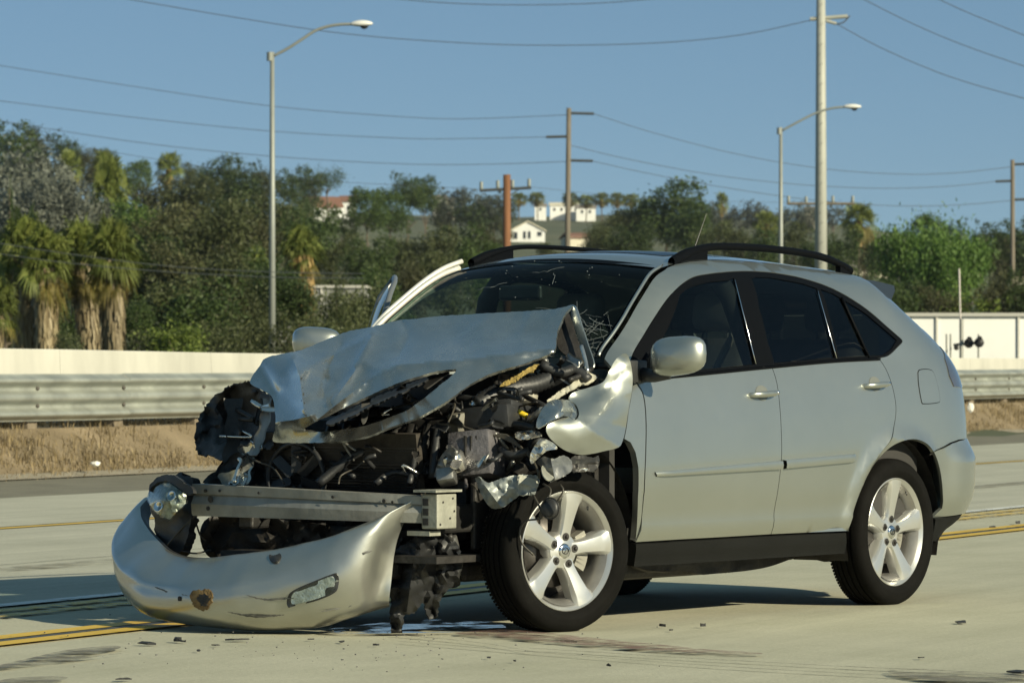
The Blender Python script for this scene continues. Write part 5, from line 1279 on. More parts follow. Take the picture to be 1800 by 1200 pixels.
def crumple(name, outline, ctrl, m, parent, holes=(), spacing=7, creases=(), thick=.006, rough=0.0, nscale=.03, back=None, seed=0, smooth_edge=True, ragged=0.0, sharp=40):
    """a torn or folded sheet of the car: own outline, own depth (x in the car's frame) and thickness"""
    f = tps(ctrl); rr = random.Random(seed)
    ol = [Vector(p) for p in (cr(outline, 4, True) if smooth_edge else outline)]
    ol = resample(ol, spacing)
    if ragged: ol = [p + Vector((rr.uniform(-1, 1), rr.uniform(-1, 1))) * ragged for p in ol]
    hl = [resample(cr(h_, 4, True), spacing) for h_ in holes]
    if ragged: hl = [[p + Vector((rr.uniform(-1, 1), rr.uniform(-1, 1))) * ragged for p in h_] for h_ in hl]
    V, tr = tri_panel(ol, hl, spacing, 0.0, [c[0] for c in creases])
    P = []
    for v in V:
        x = f(v.x, v.y)
        for pl, amp, wd in creases:
            d = line_dist(v, pl)
            if d < wd * 4: x += amp * math.exp(-d / wd)
        if rough: x += rough * (noise.noise(Vector((v.x * nscale, v.y * nscale, seed))) + .5 * noise.noise(Vector((v.x * nscale * 2.3, v.y * nscale * 2.3, seed + 9))))
        P.append(onX(v.x, v.y, x))
    F = []; acc = [Vector() for _ in P]
    for t in tr:
        n = (P[t[1]] - P[t[0]]).cross(P[t[2]] - P[t[0]])
        if n.dot(CC - P[t[0]]) < 0: t = (t[0], t[2], t[1]); n = -n
        F.append(t)
        for i in t: acc[i] += n
    N = [a.normalized() if a.length > 0 else Vector((1, 0, 0)) for a in acc]
    bd = boundary(F); k = len(P)
    B = [p - n * thick for p, n in zip(P, N)]
    if back is None:
        vs2 = P + B; fs = F + [(t[0] + k, t[2] + k, t[1] + k) for t in F] + [(b, a, a + k, b + k) for a, b in bd]
        o = mesh_obj(name, vs2, fs, m, parent, True)
        try: o.data.set_sharp_from_angle(angle=R(sharp))
        except Exception: pass
    else:
        o = mesh_obj(name, P + B, F + [(b, a, a + k, b + k) for a, b in bd], m, parent, True)
        try: o.data.set_sharp_from_angle(angle=R(sharp))
        except Exception: pass
        mesh_obj('underside', [p - n * .001 for p, n in zip(B, N)], [(t[0], t[2], t[1]) for t in F], back, o, True)
    return o

# ---- bonnet
hood_out = [(1007, 536), (973, 543), (900, 548), (844, 551), (780, 555), (722, 561), (705, 562), (649, 575), (613, 582), (570, 598), (529, 615), (495, 622), (467, 629), (455, 645), (444, 660), (440, 673), (458, 684), (476, 695), (482, 712), (484, 735), (483, 755), (480, 775),
            (505, 778), (533, 778), (575, 777), (613, 773), (650, 765), (684, 751), (720, 739), (747, 727), (787, 704), (827, 675), (867, 655), (924, 638), (973, 617), (978, 595), (983, 573), (995, 549)]
hood_hole = [(533, 756), (555, 741), (578, 731), (612, 713), (649, 695), (680, 681), (711, 669), (740, 660), (769, 652), (797, 649), (802, 651), (790, 664), (778, 673), (751, 695), (720, 718), (695, 729), (667, 740), (640, 748), (613, 753), (580, 757), (556, 759)]
hood_c = [(1007, 536, 2.20), (960, 546, 2.22), (844, 551, 2.26), (720, 562, 2.35), (649, 575, 2.42), (613, 582, 2.48), (529, 615, 2.78), (467, 629, 3.00), (440, 673, 3.10),
          (990, 580, 2.36), (900, 588, 2.42), (800, 597, 2.52), (735, 600, 2.60), (690, 602, 2.62), (650, 602, 2.60), (600, 640, 2.86), (622, 676, 3.00), (560, 655, 3.02), (540, 690, 3.20), (500, 650, 3.08), (515, 690, 3.17), (480, 680, 3.16),
          (973, 615, 2.53), (889, 627, 2.75), (800, 638, 2.90), (711, 645, 2.98), (660, 668, 3.03), (600, 705, 3.16), (560, 738, 3.27),
          (484, 727, 3.24), (488, 752, 3.32), (520, 740, 3.30), (480, 775, 3.30), (533, 778, 3.34), (613, 773, 3.36), (684, 751, 3.31), (747, 727, 3.21), (827, 675, 3.01), (924, 638, 2.72), (870, 655, 2.87), (780, 690, 3.12), (640, 757, 3.34)]
hood_cr = [([(514, 628), (527, 662), (534, 722)], .20, 26), ([(655, 588), (640, 620), (622, 655), (585, 705)], .11, 16), ([(973, 614), (889, 626), (800, 637), (711, 641), (655, 664), (600, 704), (552, 742)], .05, 9),
           ([(706, 562), (718, 590), (700, 625)], -.05, 10), ([(482, 742), (515, 738), (548, 730)], .09, 12), ([(600, 606), (575, 640), (568, 700)], -.07, 14), ([(460, 650), (485, 690)], -.04, 10), ([(560, 660), (590, 672), (575, 700)], -.03, 10), ([(930, 555), (915, 590), (925, 620)], .018, 12), ([(860, 560), (800, 600), (760, 632)], .012, 16), ([(640, 640), (665, 650), (700, 640)], .03, 8), ([(640, 598), (590, 622), (530, 652)], .05, 10)]
hood = crumple('bonnet', hood_out, hood_c, M_crum, CAR, holes=[hood_hole], spacing=6, creases=hood_cr, thick=.012, rough=.014, nscale=.03, back=M_dark, seed=4, ragged=.5, sharp=75)
tag(hood, 'buckled silver bonnet with a torn grille opening')
# folded side flange of the bonnet, lit from the driver's side
fl_ = crumple('bonnet_flange', [(1005, 537), (1013, 541), (1022, 570), (1033, 604), (1044, 640), (1034, 648), (1024, 622), (1014, 588), (1005, 560)], [(1007, 536, 2.20), (1042, 645, 2.42), (1020, 590, 2.30)], M_paint, CAR, spacing=5, thick=.006, rough=.004, seed=2)
crumple('bonnet_inner_panel', [(997, 552), (1006, 565), (1015, 595), (1028, 628), (1034, 648), (1010, 632), (985, 616), (980, 594)], [(997, 552, 2.18), (1034, 648, 2.36), (980, 594, 2.30)], M_dark, CAR, spacing=6, thick=.006, seed=5)
# yellow foam strip torn along the bonnet's edge
M_foam = mat('yellow_foam', (.26, .185, .05), .9, var=.35, vscale=30, bump=.5, bscale=60)
crumple('foam_strip', [(884, 672), (900, 664), (915, 655), (930, 645), (946, 639), (942, 648), (925, 658), (908, 668), (892, 677), (880, 679)], [(884, 672, 2.86), (915, 655, 2.80), (946, 640, 2.72), (900, 672, 2.84)], M_foam, CAR, spacing=4, thick=.008, rough=.008, nscale=.2, seed=8, ragged=1.0)
crumple('grille_bar_remnant', [(640, 693), (652, 688), (650, 712), (644, 738), (636, 742), (635, 715)], [(640, 693, 3.05), (640, 740, 3.22), (650, 710, 3.1)], M_bare, CAR, spacing=5, thick=.005, seed=6)
crumple('grille_bar_remnant', [(760, 662), (778, 655), (790, 654), (770, 668), (750, 682), (745, 678)], [(760, 662, 2.96), (790, 654, 2.93), (748, 680, 3.04)], M_dgrey, CAR, spacing=5, thick=.006, rough=.01, seed=7)
crumple('grille_bar_remnant', [(575, 740), (610, 722), (655, 700), (700, 682), (745, 664), (750, 668), (705, 690), (660, 710), (615, 732), (580, 746)], [(575, 742, 3.18), (660, 704, 3.02), (748, 666, 2.93)], M_dgrey, CAR, spacing=5, thick=.008, rough=.012, nscale=.1, seed=9, ragged=1.2)

# ---- driver's side wing (fender): rear strip still in place, the rest folded back
wing_strip = list(reversed(fd_front)) + T((1111, 676), (1104, 720), (1100, 752), (1096, 772), (1108, 779), (1116, 795), (1121, 821), (1121, 863), (1116, 952))
panel('wing_remnant', wing_strip, M_paint, CAR, skirt=.03, spacing=.03, gap=.0055)
wing_c = [(1102, 621, 2.36), (1108, 690, 2.335), (1100, 755, 2.37), (1090, 784, 2.43), (1060, 795, 2.56), (1020, 797, 2.71), (985, 786, 2.82), (962, 760, 2.90), (975, 740, 2.86), (1010, 736, 2.74), (1018, 724, 2.68), (1003, 700, 2.64), (1009, 688, 2.62), (1039, 681, 2.50), (1072, 652, 2.44), (1085, 628, 2.38), (1050, 735, 2.615), (1040, 765, 2.665), (1070, 760, 2.525), (1060, 705, 2.52), (1085, 720, 2.44)]
wing = crumple('wing', [(1100, 621), (1109, 640), (1112, 676), (1105, 720), (1100, 752), (1095, 773), (1087, 786), (1060, 793), (1042, 797), (1020, 799), (995, 792), (975, 778), (962, 762), (962, 748), (978, 738), (996, 732), (1011, 738), (1018, 727), (1013, 711), (1000, 701), (1009, 689), (1035, 681), (1060, 671), (1071, 652), (1083, 631)], wing_c, M_paint, CAR, spacing=5,
              creases=[([(1108, 690), (1060, 703), (1015, 712)], .006, 14), ([(1085, 783), (1050, 765), (1015, 735)], .012, 10), ([(1100, 750), (1060, 740), (1030, 735)], -.006, 10), ([(1103, 650), (1070, 680), (1040, 698)], -.006, 10)], thick=.005, rough=.003, nscale=.03, seed=11, back=M_dark)
tag(wing, 'driver side wing folded back above the front wheel')
crumple('wing_dog_ear', [(975, 702), (1000, 703), (1012, 712), (1018, 727), (1012, 738), (995, 731), (975, 737), (960, 745), (946, 752), (943, 742), (951, 722), (962, 708)], [(975, 702, 2.78), (1002, 703, 2.66), (1018, 727, 2.68), (995, 731, 2.80), (946, 750, 2.96), (951, 722, 2.90), (980, 720, 2.88)], M_crum, CAR, spacing=4.5, creases=[([(985, 704), (990, 720), (985, 733)], .03, 8), ([(1005, 706), (1008, 722), (1003, 733)], -.02, 6)], thick=.005, rough=.01, nscale=.07, seed=12)
crumple('wing_shard', [(950, 770), (968, 775), (980, 788), (962, 792), (945, 806), (934, 815), (932, 800), (940, 783)], [(950, 770, 2.93), (980, 788, 2.86), (934, 815, 3.0), (955, 790, 2.97)], M_shiny, CAR, spacing=4, creases=[([(945, 780), (960, 790)], .03, 6)], thick=.004, rough=.02, nscale=.08, seed=13)

# ---- hanging bumper cover
BUM = empty('bumper_cover', onX(460, 1106, 3.65), 0, None)
BUM.location = CAR.matrix_basis @ Vector(BUM.location); BUM.location.z = 0; BUM.rotation_euler = CAR.rotation_euler
tag(BUM, 'torn-off silver bumper cover lying on the road under the smashed front', 'bumper')
_bi = (Matrix.Translation(BUM.location) @ Matrix.Rotation(BUM.rotation_euler.z, 4, 'Z')).inverted() @ (Matrix.Translation((CX, CY, 0)) @ Matrix.Rotation(CAR.rotation_euler.z, 4, 'Z'))
def inb(p): return _bi @ Vector(p)
bcol = [  # per column: inner lip, top edge, shoulder, face, bottom, turned-under
 [(728, 880, 3.17), (736, 872, 3.20), (733, 880, 3.205), (712, 912, 3.22), (697, 950, 3.235), (688, 1005, 3.245), (684, 1055, 3.25), (686, 1066, 3.18)],
 [(690, 898, 3.36), (696, 892, 3.39), (693, 900, 3.40), (680, 940, 3.41), (670, 975, 3.415), (664, 1020, 3.41), (662, 1063, 3.39), (664, 1072, 3.3)],
 [(640, 922, 3.57), (648, 915, 3.60), (648, 926, 3.62), (640, 965, 3.64), (634, 1000, 3.65), (630, 1040, 3.64), (628, 1076, 3.60), (630, 1083, 3.5)],
 [(582, 944, 3.73), (588, 941, 3.77), (590, 957, 3.80), (586, 990, 3.83), (582, 1025, 3.84), (578, 1062, 3.82), (575, 1093, 3.76), (578, 1098, 3.65)],
 [(525, 958, 3.84), (528, 957, 3.86), (532, 982, 3.93), (530, 1010, 3.955), (527, 1040, 3.96), (522, 1075, 3.94), (518, 1103, 3.87), (520, 1106, 3.75)],
 [(457, 972, 3.90), (459, 971, 3.93), (463, 1003, 4.02), (461, 1030, 4.045), (459, 1056, 4.05), (456, 1084, 4.03), (455, 1106, 3.96), (456, 1108, 3.85)],
 [(391, 981, 3.91), (391, 980, 3.94), (393, 1019, 4.06), (390, 1042, 4.085), (388, 1063, 4.09), (387, 1085, 4.07), (388, 1101, 4.0), (390, 1104, 3.9)],
 [(341, 983, 3.86), (340, 982, 3.89), (322, 1022, 4.03), (319, 1043, 4.06), (318, 1062, 4.065), (319, 1080, 4.05), (322, 1093, 3.99), (326, 1096, 3.9)],
 [(302, 974, 3.77), (300, 973, 3.79), (258, 1012, 3.93), (252, 1034, 3.955), (250, 1052, 3.96), (253, 1068, 3.95), (260, 1080, 3.91), (266, 1084, 3.83)],
 [(276, 955, 3.66), (272, 950, 3.67), (216, 990, 3.76), (212, 1012, 3.78), (212, 1030, 3.785), (218, 1046, 3.775), (228, 1058, 3.74), (236, 1062, 3.68)],
 [(262, 935, 3.53), (252, 925, 3.535), (199, 958, 3.58), (198, 980, 3.60), (200, 998, 3.605), (207, 1014, 3.60), (218, 1028, 3.58), (226, 1032, 3.53)],
 [(258, 912, 3.36), (240, 896, 3.36), (208, 925, 3.38), (206, 945, 3.39), (208, 962, 3.395), (214, 978, 3.39), (224, 992, 3.38), (232, 996, 3.33)],
 [(268, 884, 3.17), (258, 874, 3.17), (238, 892, 3.18), (234, 910, 3.18), (234, 926, 3.185), (238, 940, 3.18), (246, 952, 3.17), (252, 956, 3.14)]]
bsh_x = [.13, .02, -.10, -.20, -.27, -.30, -.30, -.30, -.30, -.29, -.27, -.24, -.20]      # the cover lies under the crushed nose
G = [[onX(a, b, x + bsh_x[i]) for a, b, x in c] for i, c in enumerate(bcol)]
cols = []
nr = len(G[0])
dense = [cr([G[i][j] for i in range(len(G))], 6) for j in range(nr)]          # along the bumper
rows = []
for i in range(len(dense[0])):
    rows.append(cr([dense[j][i] for j in range(nr)], 4))
for i, r_ in enumerate(rows):                                                  # dents in the shelf and the chin
    for j, p in enumerate(r_):
        n_ = noise.noise(Vector((p.y * 5, p.z * 5, 1.7))) * .010 + noise.noise(Vector((p.y * 16, p.z * 9, 6))) * .004
        if 4 <= j <= 8: n_ *= 1.8
        p.x += n_; p.z = max(p.z + n_ * .4, .014)
def inw(p):
    c_ = Vector((2.95 if p.x > 3.1 else p.x, -.35, .32)); return p + (c_ - p).normalized() * .016
ob = MB().grid([[inb(p) for p in r_] for r_ in rows])
bsh = auto_smooth(ob.build('bumper_shell', M_bump, BUM), 70)
tag(bsh)
ib = MB().grid([[inb(inw(p)) for j, p in enumerate(r_)] for r_ in rows]); auto_smooth(ib.build('inner_face', M_blk, BUM), 70)
_nr = len(rows[0])
rim = MB()
for e in (0, _nr - 1): rim.grid([[inb(rows[i][e]) for i in range(len(rows))], [inb(inw(rows[i][e])) for i in range(len(rows))]])
for e in (0, len(rows) - 1): rim.grid([[inb(p) for p in rows[e]], [inb(inw(p)) for j, p in enumerate(rows[e])]])
rim.build('torn_edge', M_bump, BUM, True)
def bumper_x(px, py):
    best = None
    for r_ in rows:
        for p in r_:
            c = cproj(p); d = (c[0] - px) ** 2 + (c[1] - py) ** 2
            if best is None or d < best[0]: best = (d, p.x)
    return best[1]
def bsheet(name, outline, m, lift, thick, parent=BUM, spacing=5, ragged=0, seed=0, rough=0):
    cl = [(a, b, bumper_x(a, b) + lift) for a, b in outline]; mx_ = sum(a for a, b in outline) / len(outline); my_ = sum(b for a, b in outline) / len(outline)
    cl.append((mx_, my_, bumper_x(mx_, my_) + lift))
    o = crumple(name, outline, cl, m, parent, spacing=spacing, thick=thick, ragged=ragged, seed=seed, rough=rough, nscale=.15)
    o.data.transform(_bi); return o
fogo = [(504, 1060), (507, 1046), (520, 1036), (553, 1021), (584, 1009), (593, 1010), (596, 1020), (592, 1036), (580, 1046), (550, 1057), (520, 1064), (508, 1066)]
fog = bsheet('fog_lamp', fogo, M_blk, .006, .02)
fc = Vector((550, 1037)); sh = lambda k: [tuple(fc + (Vector(p) - fc) * k) for p in fogo]
bsheet('fog_reflector', sh(.84), mat('fog_reflector', (.80, .82, .80), .25, .5, var=.3, vscale=40, bump=.5, bscale=50), .010, .003, fog)
bsheet('fog_lens', sh(.90), M_lens, .018, .002, fog)
bsheet('scuff', [(334, 1046), (340, 1038), (352, 1036), (366, 1036), (374, 1044), (372, 1058), (362, 1070), (350, 1072), (342, 1064), (336, 1058)], mat('brown_scuff', (.10, .055, .02), .8, col2=(.30, .20, .08), vscale=30, bump=.5, bscale=60), .003, .002, BUM, 4, 2.0, 3)
bsheet('tear', [(346, 1048), (354, 1044), (367, 1047), (368, 1056), (359, 1063), (350, 1060)], M_dark, .0065, .003, BUM, 4, 2.5, 5, .006)
bsheet('push_pin', [(473, 975), (480, 971), (492, 972), (494, 980), (484, 987), (475, 985)], M_blk, .012, .012, BUM, 3)
bsheet('reflector', [(201, 962), (206, 955), (210, 952), (210, 962), (206, 972), (202, 974)], M_lens, .006, .006, BUM, 3)
bsheet('screw_hole', [(313, 1048), (318, 1048), (318, 1055), (313, 1055)], M_dark, .004, .002, BUM, 3)

# ---- crash beam
bm_r = []
for k in range(13):
    t = k / 12; px = 338 + (742 - 338) * t; a = onX(px, 850 + 22 * t, 3.34 + .10 * (1 - (2 * t - 1) ** 2)); b = onX(px, 906 + 13 * t, 3.34 + .10 * (1 - (2 * t - 1) ** 2))
    h_ = (a.z - b.z); x = a.x
    sec = [(0, 0), (0, -.30), (-.012, -.34), (.006, -.62), (.0, -1), (-.09, -1), (-.09, 0)]
    bm_r.append([Vector((x + s_[0] + random.uniform(-.003, .003), a.y, a.z + s_[1] * h_)) for s_ in sec])
mb = MB().grid(bm_r, True); mb.f.append(tuple(range(6, -1, -1))); mb.f.append(tuple(len(mb.v) - 7 + q for q in range(7)))
beam = auto_smooth(mb.build('crash_beam', mat('beam_aluminium', (.27, .27, .245), .55, .45, var=.22, vscale=7, bump=.2, bscale=20), CAR), 25)
for px, py, r_ in ((361, 862, .008), (370, 877, .014), (366, 893, .010), (386, 862, .006), (455, 866, .006), (585, 873, .007), (675, 880, .009), (690, 882, .006)):
    t = (px - 338) / 404; x = 3.345 + .10 * (1 - (2 * t - 1) ** 2); c = onX(px, py, x)
    MB().lathe([(0, .003), (r_, .003), (r_, 0)], 12, Matrix.Translation(c) @ Matrix.Rotation(R(90), 4, 'Y')).build('beam_hole', M_dark, beam)
# cast end block with ribs
M_cast = mat('cast_bracket', (.30, .30, .25), .6, .25, var=.2, vscale=14, bump=.2, bscale=40)
c = onX(772, 898, 3.28); mb = MB().box(c, (.14, .085, .15), bev=.006)
blk = mb.build('end_block', M_cast, CAR)
for k in range(3):
    MB().box(c + Vector((.068, -.02, .04 - .042 * k)), (.010, .03, .030)).build('rib_pocket', M_dgrey, blk)
MB().box(c + Vector((.01, 0, .088)), (.19, .12, .010)).build('end_flange', M_cast, blk)
MB().box(c + Vector((.03, -.06, -.095)), (.08, .12, .02)).build('end_flange', M_cast, blk)
for dz, dx in ((.04, .03), (-.03, -.02), (-.055, .05), (.0, -.05), (.055, -.04)):
    MB().lathe([(0, .002), (.005, .002), (.005, 0)], 10, Matrix.Translation(c + Vector((dx, .0435, dz))) @ Matrix.Rotation(R(-90), 4, 'X')).build('bolt_hole', M_dark, blk)

# ---- headlamp torn loose beside the beam
hl_o = [(257, 876), (262, 862), (276, 847), (298, 846), (316, 858), (331, 870), (329, 884), (310, 903), (299, 915), (282, 909), (266, 894)]
hl_c = [(258, 872, 3.36), (280, 848, 3.38), (328, 874, 3.42), (292, 912, 3.44), (290, 878, 3.50)]
hlb = crumple('headlamp', [(262, 858), (280, 846), (300, 838), (318, 830), (322, 836), (338, 842), (340, 880), (338, 905), (330, 940), (318, 968), (300, 975), (285, 962), (272, 935), (272, 915), (264, 893)], [(a, b, x - .10) for a, b, x in hl_c] + [(320, 832, 3.30), (318, 968, 3.36), (340, 900, 3.34)], M_blk, CAR, spacing=6, thick=.05, rough=.015, seed=21, ragged=1)
crumple('headlamp_reflector', [tuple(Vector((291, 880)) + (Vector(p) - Vector((291, 880))) * .93) for p in hl_o], [(a, b, x - .02) for a, b, x in hl_c], mat('lamp_reflector', (.50, .50, .42), .3, .45, var=.55, vscale=25, bump=.6, bscale=22), hlb, spacing=5, thick=.004, rough=.018, nscale=.10, seed=22, smooth_edge=False)
for px, py, r_ in ((280, 890, .022), (303, 872, .020)):
    MB().lathe([(0, -.02), (r_ * .6, -.01), (r_, .012), (r_ + .004, .008)], 20, Matrix.Translation(onX(px, py, 3.485)) @ Matrix.Rotation(R(75), 4, 'Y')).build('bulb_bowl', M_chrome, hlb, True)
crumple('headlamp_lens', hl_o, [(a, b, x + .012) for a, b, x in hl_c], M_lens, hlb, spacing=6, thick=.003, seed=23, smooth_edge=False, rough=.006, nscale=.06)
crumple('lens_frame', [(262, 862), (276, 847), (298, 846), (316, 858), (331, 870), (340, 862), (322, 846), (300, 834), (278, 838), (264, 852)], [(262, 862, 3.40), (298, 842, 3.43), (335, 866, 3.46), (278, 840, 3.40)], M_blk, hlb, spacing=5, thick=.02, rough=.008, seed=24, ragged=1.5)

# ---- far-side liner, apron and rails
crumple('wheel_liner', [(344, 778), (346, 745), (362, 712), (385, 690), (412, 676), (440, 672), (462, 688), (478, 700), (484, 722), (484, 770), (470, 790), (452, 776), (440, 798), (415, 790), (400, 812), (372, 800), (352, 800)], [(344, 778, 2.95), (385, 690, 2.80), (440, 672, 2.90), (484, 740, 3.05), (415, 795, 3.1), (430, 730, 2.72)], M_dark, CAR, spacing=6, thick=.006, rough=.07, nscale=.035, seed=31, ragged=2.2)
def strut(name, pts, r_, m, n=8, flat=None):
    P = cr([onX(*p) for p in pts], 4); mb = MB().tube(P, r_, n)
    return mb.build(name, m, CAR, True)
def strap(name, pts, w, m, th=.004, tw=0.0, seed=0):
    """bent sheet-metal strap through photo points with depth"""
    P = cr([onX(*p) for p in pts], 5); rows = []; rr = random.Random(seed)
    for i, p in enumerate(P):
        t = (P[min(i + 1, len(P) - 1)] - P[max(i - 1, 0)]).normalized(); v = (CC - p).normalized(); s_ = t.cross(v).normalized()
        s_ = Matrix.Rotation(tw * (i / len(P)) + rr.uniform(-.15, .15), 3, t) @ s_; n = s_.cross(t)
        ww = w * (1 + .2 * math.sin(i * 1.3 + seed)); rows.append([p + s_ * ww / 2 + n * .006, p + s_ * ww * .3, p - s_ * ww * .3, p - s_ * ww / 2 + n * .006, p - s_ * ww * .3 - n * th, p + s_ * ww * .3 - n * th])
    mb = MB().grid(rows, True); mb.f.append((0, 1, 2, 3, 4, 5)); k = len(mb.v); mb.f.append(tuple(range(k - 1, k - 7, -1)))
    return auto_smooth(mb.build(name, m, CAR), 30)
crumple('inner_apron', [(372, 792), (392, 775), (430, 768), (484, 765), (530, 785), (535, 850), (460, 856), (385, 852), (358, 846), (380, 826), (392, 806)], [(372, 792, 3.02), (484, 765, 3.05), (535, 850, 3.12), (358, 846, 3.2), (440, 810, 2.98)], M_dark, CAR, spacing=7, thick=.006, rough=.06, nscale=.04, seed=33, ragged=1.5)
strap('apron_rail', [(410, 700, 3.08), (412, 750, 3.12), (408, 800, 3.18), (404, 850, 3.24)], .075, M_dgrey, seed=1)
strap('apron_rail', [(468, 700, 3.12), (466, 740, 3.15), (455, 775, 3.18), (446, 800, 3.22)], .045, M_bare, tw=.6, seed=2)
strap('apron_bracket', [(418, 792, 3.16), (432, 790, 3.2), (448, 786, 3.2)], .045, M_shiny, seed=3)
strap('apron_bracket', [(385, 842, 3.28), (400, 820, 3.22), (425, 800, 3.18)], .05, M_dgrey, seed=4)
strap('apron_bracket', [(428, 850, 3.3), (432, 825, 3.26), (440, 800, 3.2)], .05, M_crum, tw=.4, seed=5)
strap('apron_bracket', [(388, 846, 3.30), (410, 838, 3.3), (432, 846, 3.3)], .06, M_crum, seed=6)
strut('washer_pipe', [(412, 848, 3.34), (418, 826, 3.3), (424, 812, 3.26), (420, 806, 3.25)], .010, M_shiny)

# ---- engine bay
mb = MB(); mb.box((2.66, -.02, .66), (.55, .95, .55), bev=.05); mb.box((2.62, .05, .93), (.5, .62, .10), bev=.04); mb.box((2.85, -.30, .50), (.35, .3, .3), bev=.05)
eng = mb.build('engine_block', M_dgrey, CAR)
for k in range(7):
    MB().tube([Vector((2.95, -.28 + .09 * k, .90)), Vector((3.0, -.28 + .09 * k, .80)), Vector((2.95, -.28 + .09 * k, .66))], .025, 8).build('intake_runner', M_dgrey, eng, True)
# radiator and fan shroud pushed into the engine
rad = MB().box((3.10, -.10, .70), (.035, .86, .34), Matrix.Rotation(R(8), 3, 'Y')).build('radiator', mat('radiator_core', (.045, .038, .03), .7, .3, var=.4, vscale=30), CAR)
for k in range(26):
    MB().box((3.122 + .01 * math.sin(k), -.10, .55 + .012 * k), (.012, .84, .004), Matrix.Rotation(R(8), 3, 'Y')).build('radiator_fin', M_dgrey, rad)
mb = MB().tube([Vector((3.16, -.32 + .16 * math.cos(w), .66 + .16 * math.sin(w))) for w in [2 * math.pi * q / 24 for q in range(25)]], .012, 6); fan = mb.build('fan_ring', M_blk, CAR, True)
for k in range(7):
    w = 2 * math.pi * k / 7; Mx = Matrix.Translation((3.16, -.32, .66)) @ Matrix.Rotation(w, 4, 'X'); MB().box((0, 0, 0), (.006, .045, .12), Matrix.Rotation(R(25), 3, 'Z')).build('fan_blade', M_blk, fan).data.transform(Mx @ Matrix.Translation((0, 0, .09)))
# cavity walls so that no daylight shows through the bay
mb = MB(); mb.box((2.40, 0, .70), (.03, 1.55, .85)); mb.box((2.85, 0, .33), (1.0, 1.2, .03))
mb.build('firewall', M_dark, CAR)
for sgn in (1, -1): MB().box((2.68, sgn * .54, .62), (.66, .03, .52), bev=.01).build('inner_wing', M_dark, CAR)
for sgn, x1 in ((1, 3.26), (-1, 3.30)): MB().box(((2.3 + x1) / 2, sgn * .50, .50), (x1 - 2.3, .08, .12), bev=.012).build('chassis_rail', M_dgrey, CAR)
mb = MB().box((2.75, 0, .27), (.5, 1.0, .10), bev=.03); mb.box((3.05, .3, .28), (.5, .08, .08), bev=.02); mb.box((3.05, -.3, .28), (.5, .08, .08), bev=.02); mb.build('subframe', M_dark, CAR)
for sgn in (1, -1):
    MB().tube([Vector((2.70, sgn * .40, .28)), Vector((2.72, sgn * .62, .27))], .025, 8).build('control_arm', M_dgrey, CAR)
    MB().tube([Vector((2.66, sgn * .60, .45)), Vector((2.62, sgn * .56, .98))], .045, 10).build('strut_tower', M_dgrey, CAR, True)
# cowl under the windscreen
MB().grid([[Vector((2.50 - .12 * t * t, .74 * t, z)) for t in [-1 + .2 * k for k in range(11)]] for z in (1.10, 1.02, .95)]).build('cowl', M_blk, CAR, True)

# battery / fuse box and other named items, set by where they show
def block(name, px, py, x, d, m, rot=(0, 0, 0), bev=.012):
    c = onX(px, py, x); Mr = Matrix.Rotation(R(rot[2]), 3, 'Z') @ Matrix.Rotation(R(rot[1]), 3, 'Y') @ Matrix.Rotation(R(rot[0]), 3, 'X')
    return auto_smooth(MB().box(c, d, Mr, bev).build(name, m, CAR), 40)
M_smoke = mat('smoky_plastic', (.10, .095, .10), .35, var=.3, vscale=25, bump=.3, bscale=60, coat=.2)
bx_ = block('battery', 838, 800, 2.95, (.18, .20, .20), M_smoke, (6, -8, 12))
for k in range(5):
    MB().box(onX(818 + 10 * k, 800, 3.04 - .012 * k), (.012, .008, .17)).build('case_rib', M_dgrey, bx_)
block('fuse_box', 812, 752, 2.92, (.10, .07, .14), mat('aged_plastic', (.14, .13, .10), .6, var=.3, vscale=15), (0, 10, -15))
block('air_box', 870, 740, 2.80, (.26, .26, .12), M_blk, (8, -6, 10), .03)
block('coolant_tank', 915, 695, 2.62, (.12, .15, .09), mat('tank_plastic', (.42, .40, .33), .55, var=.25, vscale=12), (10, -10, 25), .035)
strap('intake_cover', [(850, 722, 2.86), (875, 718, 2.82), (893, 724, 2.80)], .05, mat('scuffed_alloy', (.40, .39, .35), .4, .6, var=.3, vscale=18), seed=9)
strut('dipstick', [(902, 720, 2.80), (914, 725, 2.79), (926, 731, 2.78)], .012, mat('yellow_plastic', (.62, .45, .02), .5))
block('abs_unit', 800, 812, 3.10, (.09, .09, .09), M_shiny, (20, 15, 30), .02)
block('horn_bracket', 785, 838, 3.18, (.10, .08, .06), M_bare, (10, -20, 25), .012)
crumple('alternator_housing', [(776, 800), (790, 786), (801, 792), (800, 812), (812, 830), (800, 836), (780, 832), (764, 838), (768, 818)], [(776, 800, 3.12), (800, 812, 3.18), (768, 830, 3.14), (808, 832, 3.10)], M_bare, CAR, spacing=4, thick=.01, rough=.025, nscale=.07, seed=41)
crumple('bent_bracket', [(784, 785), (796, 780), (800, 796), (812, 806), (806, 822), (792, 818), (796, 804)], [(784, 785, 3.12), (812, 806, 3.10), (800, 812, 3.2)], M_shiny, CAR, spacing=3.5, thick=.006, rough=.025, nscale=.08, seed=42)
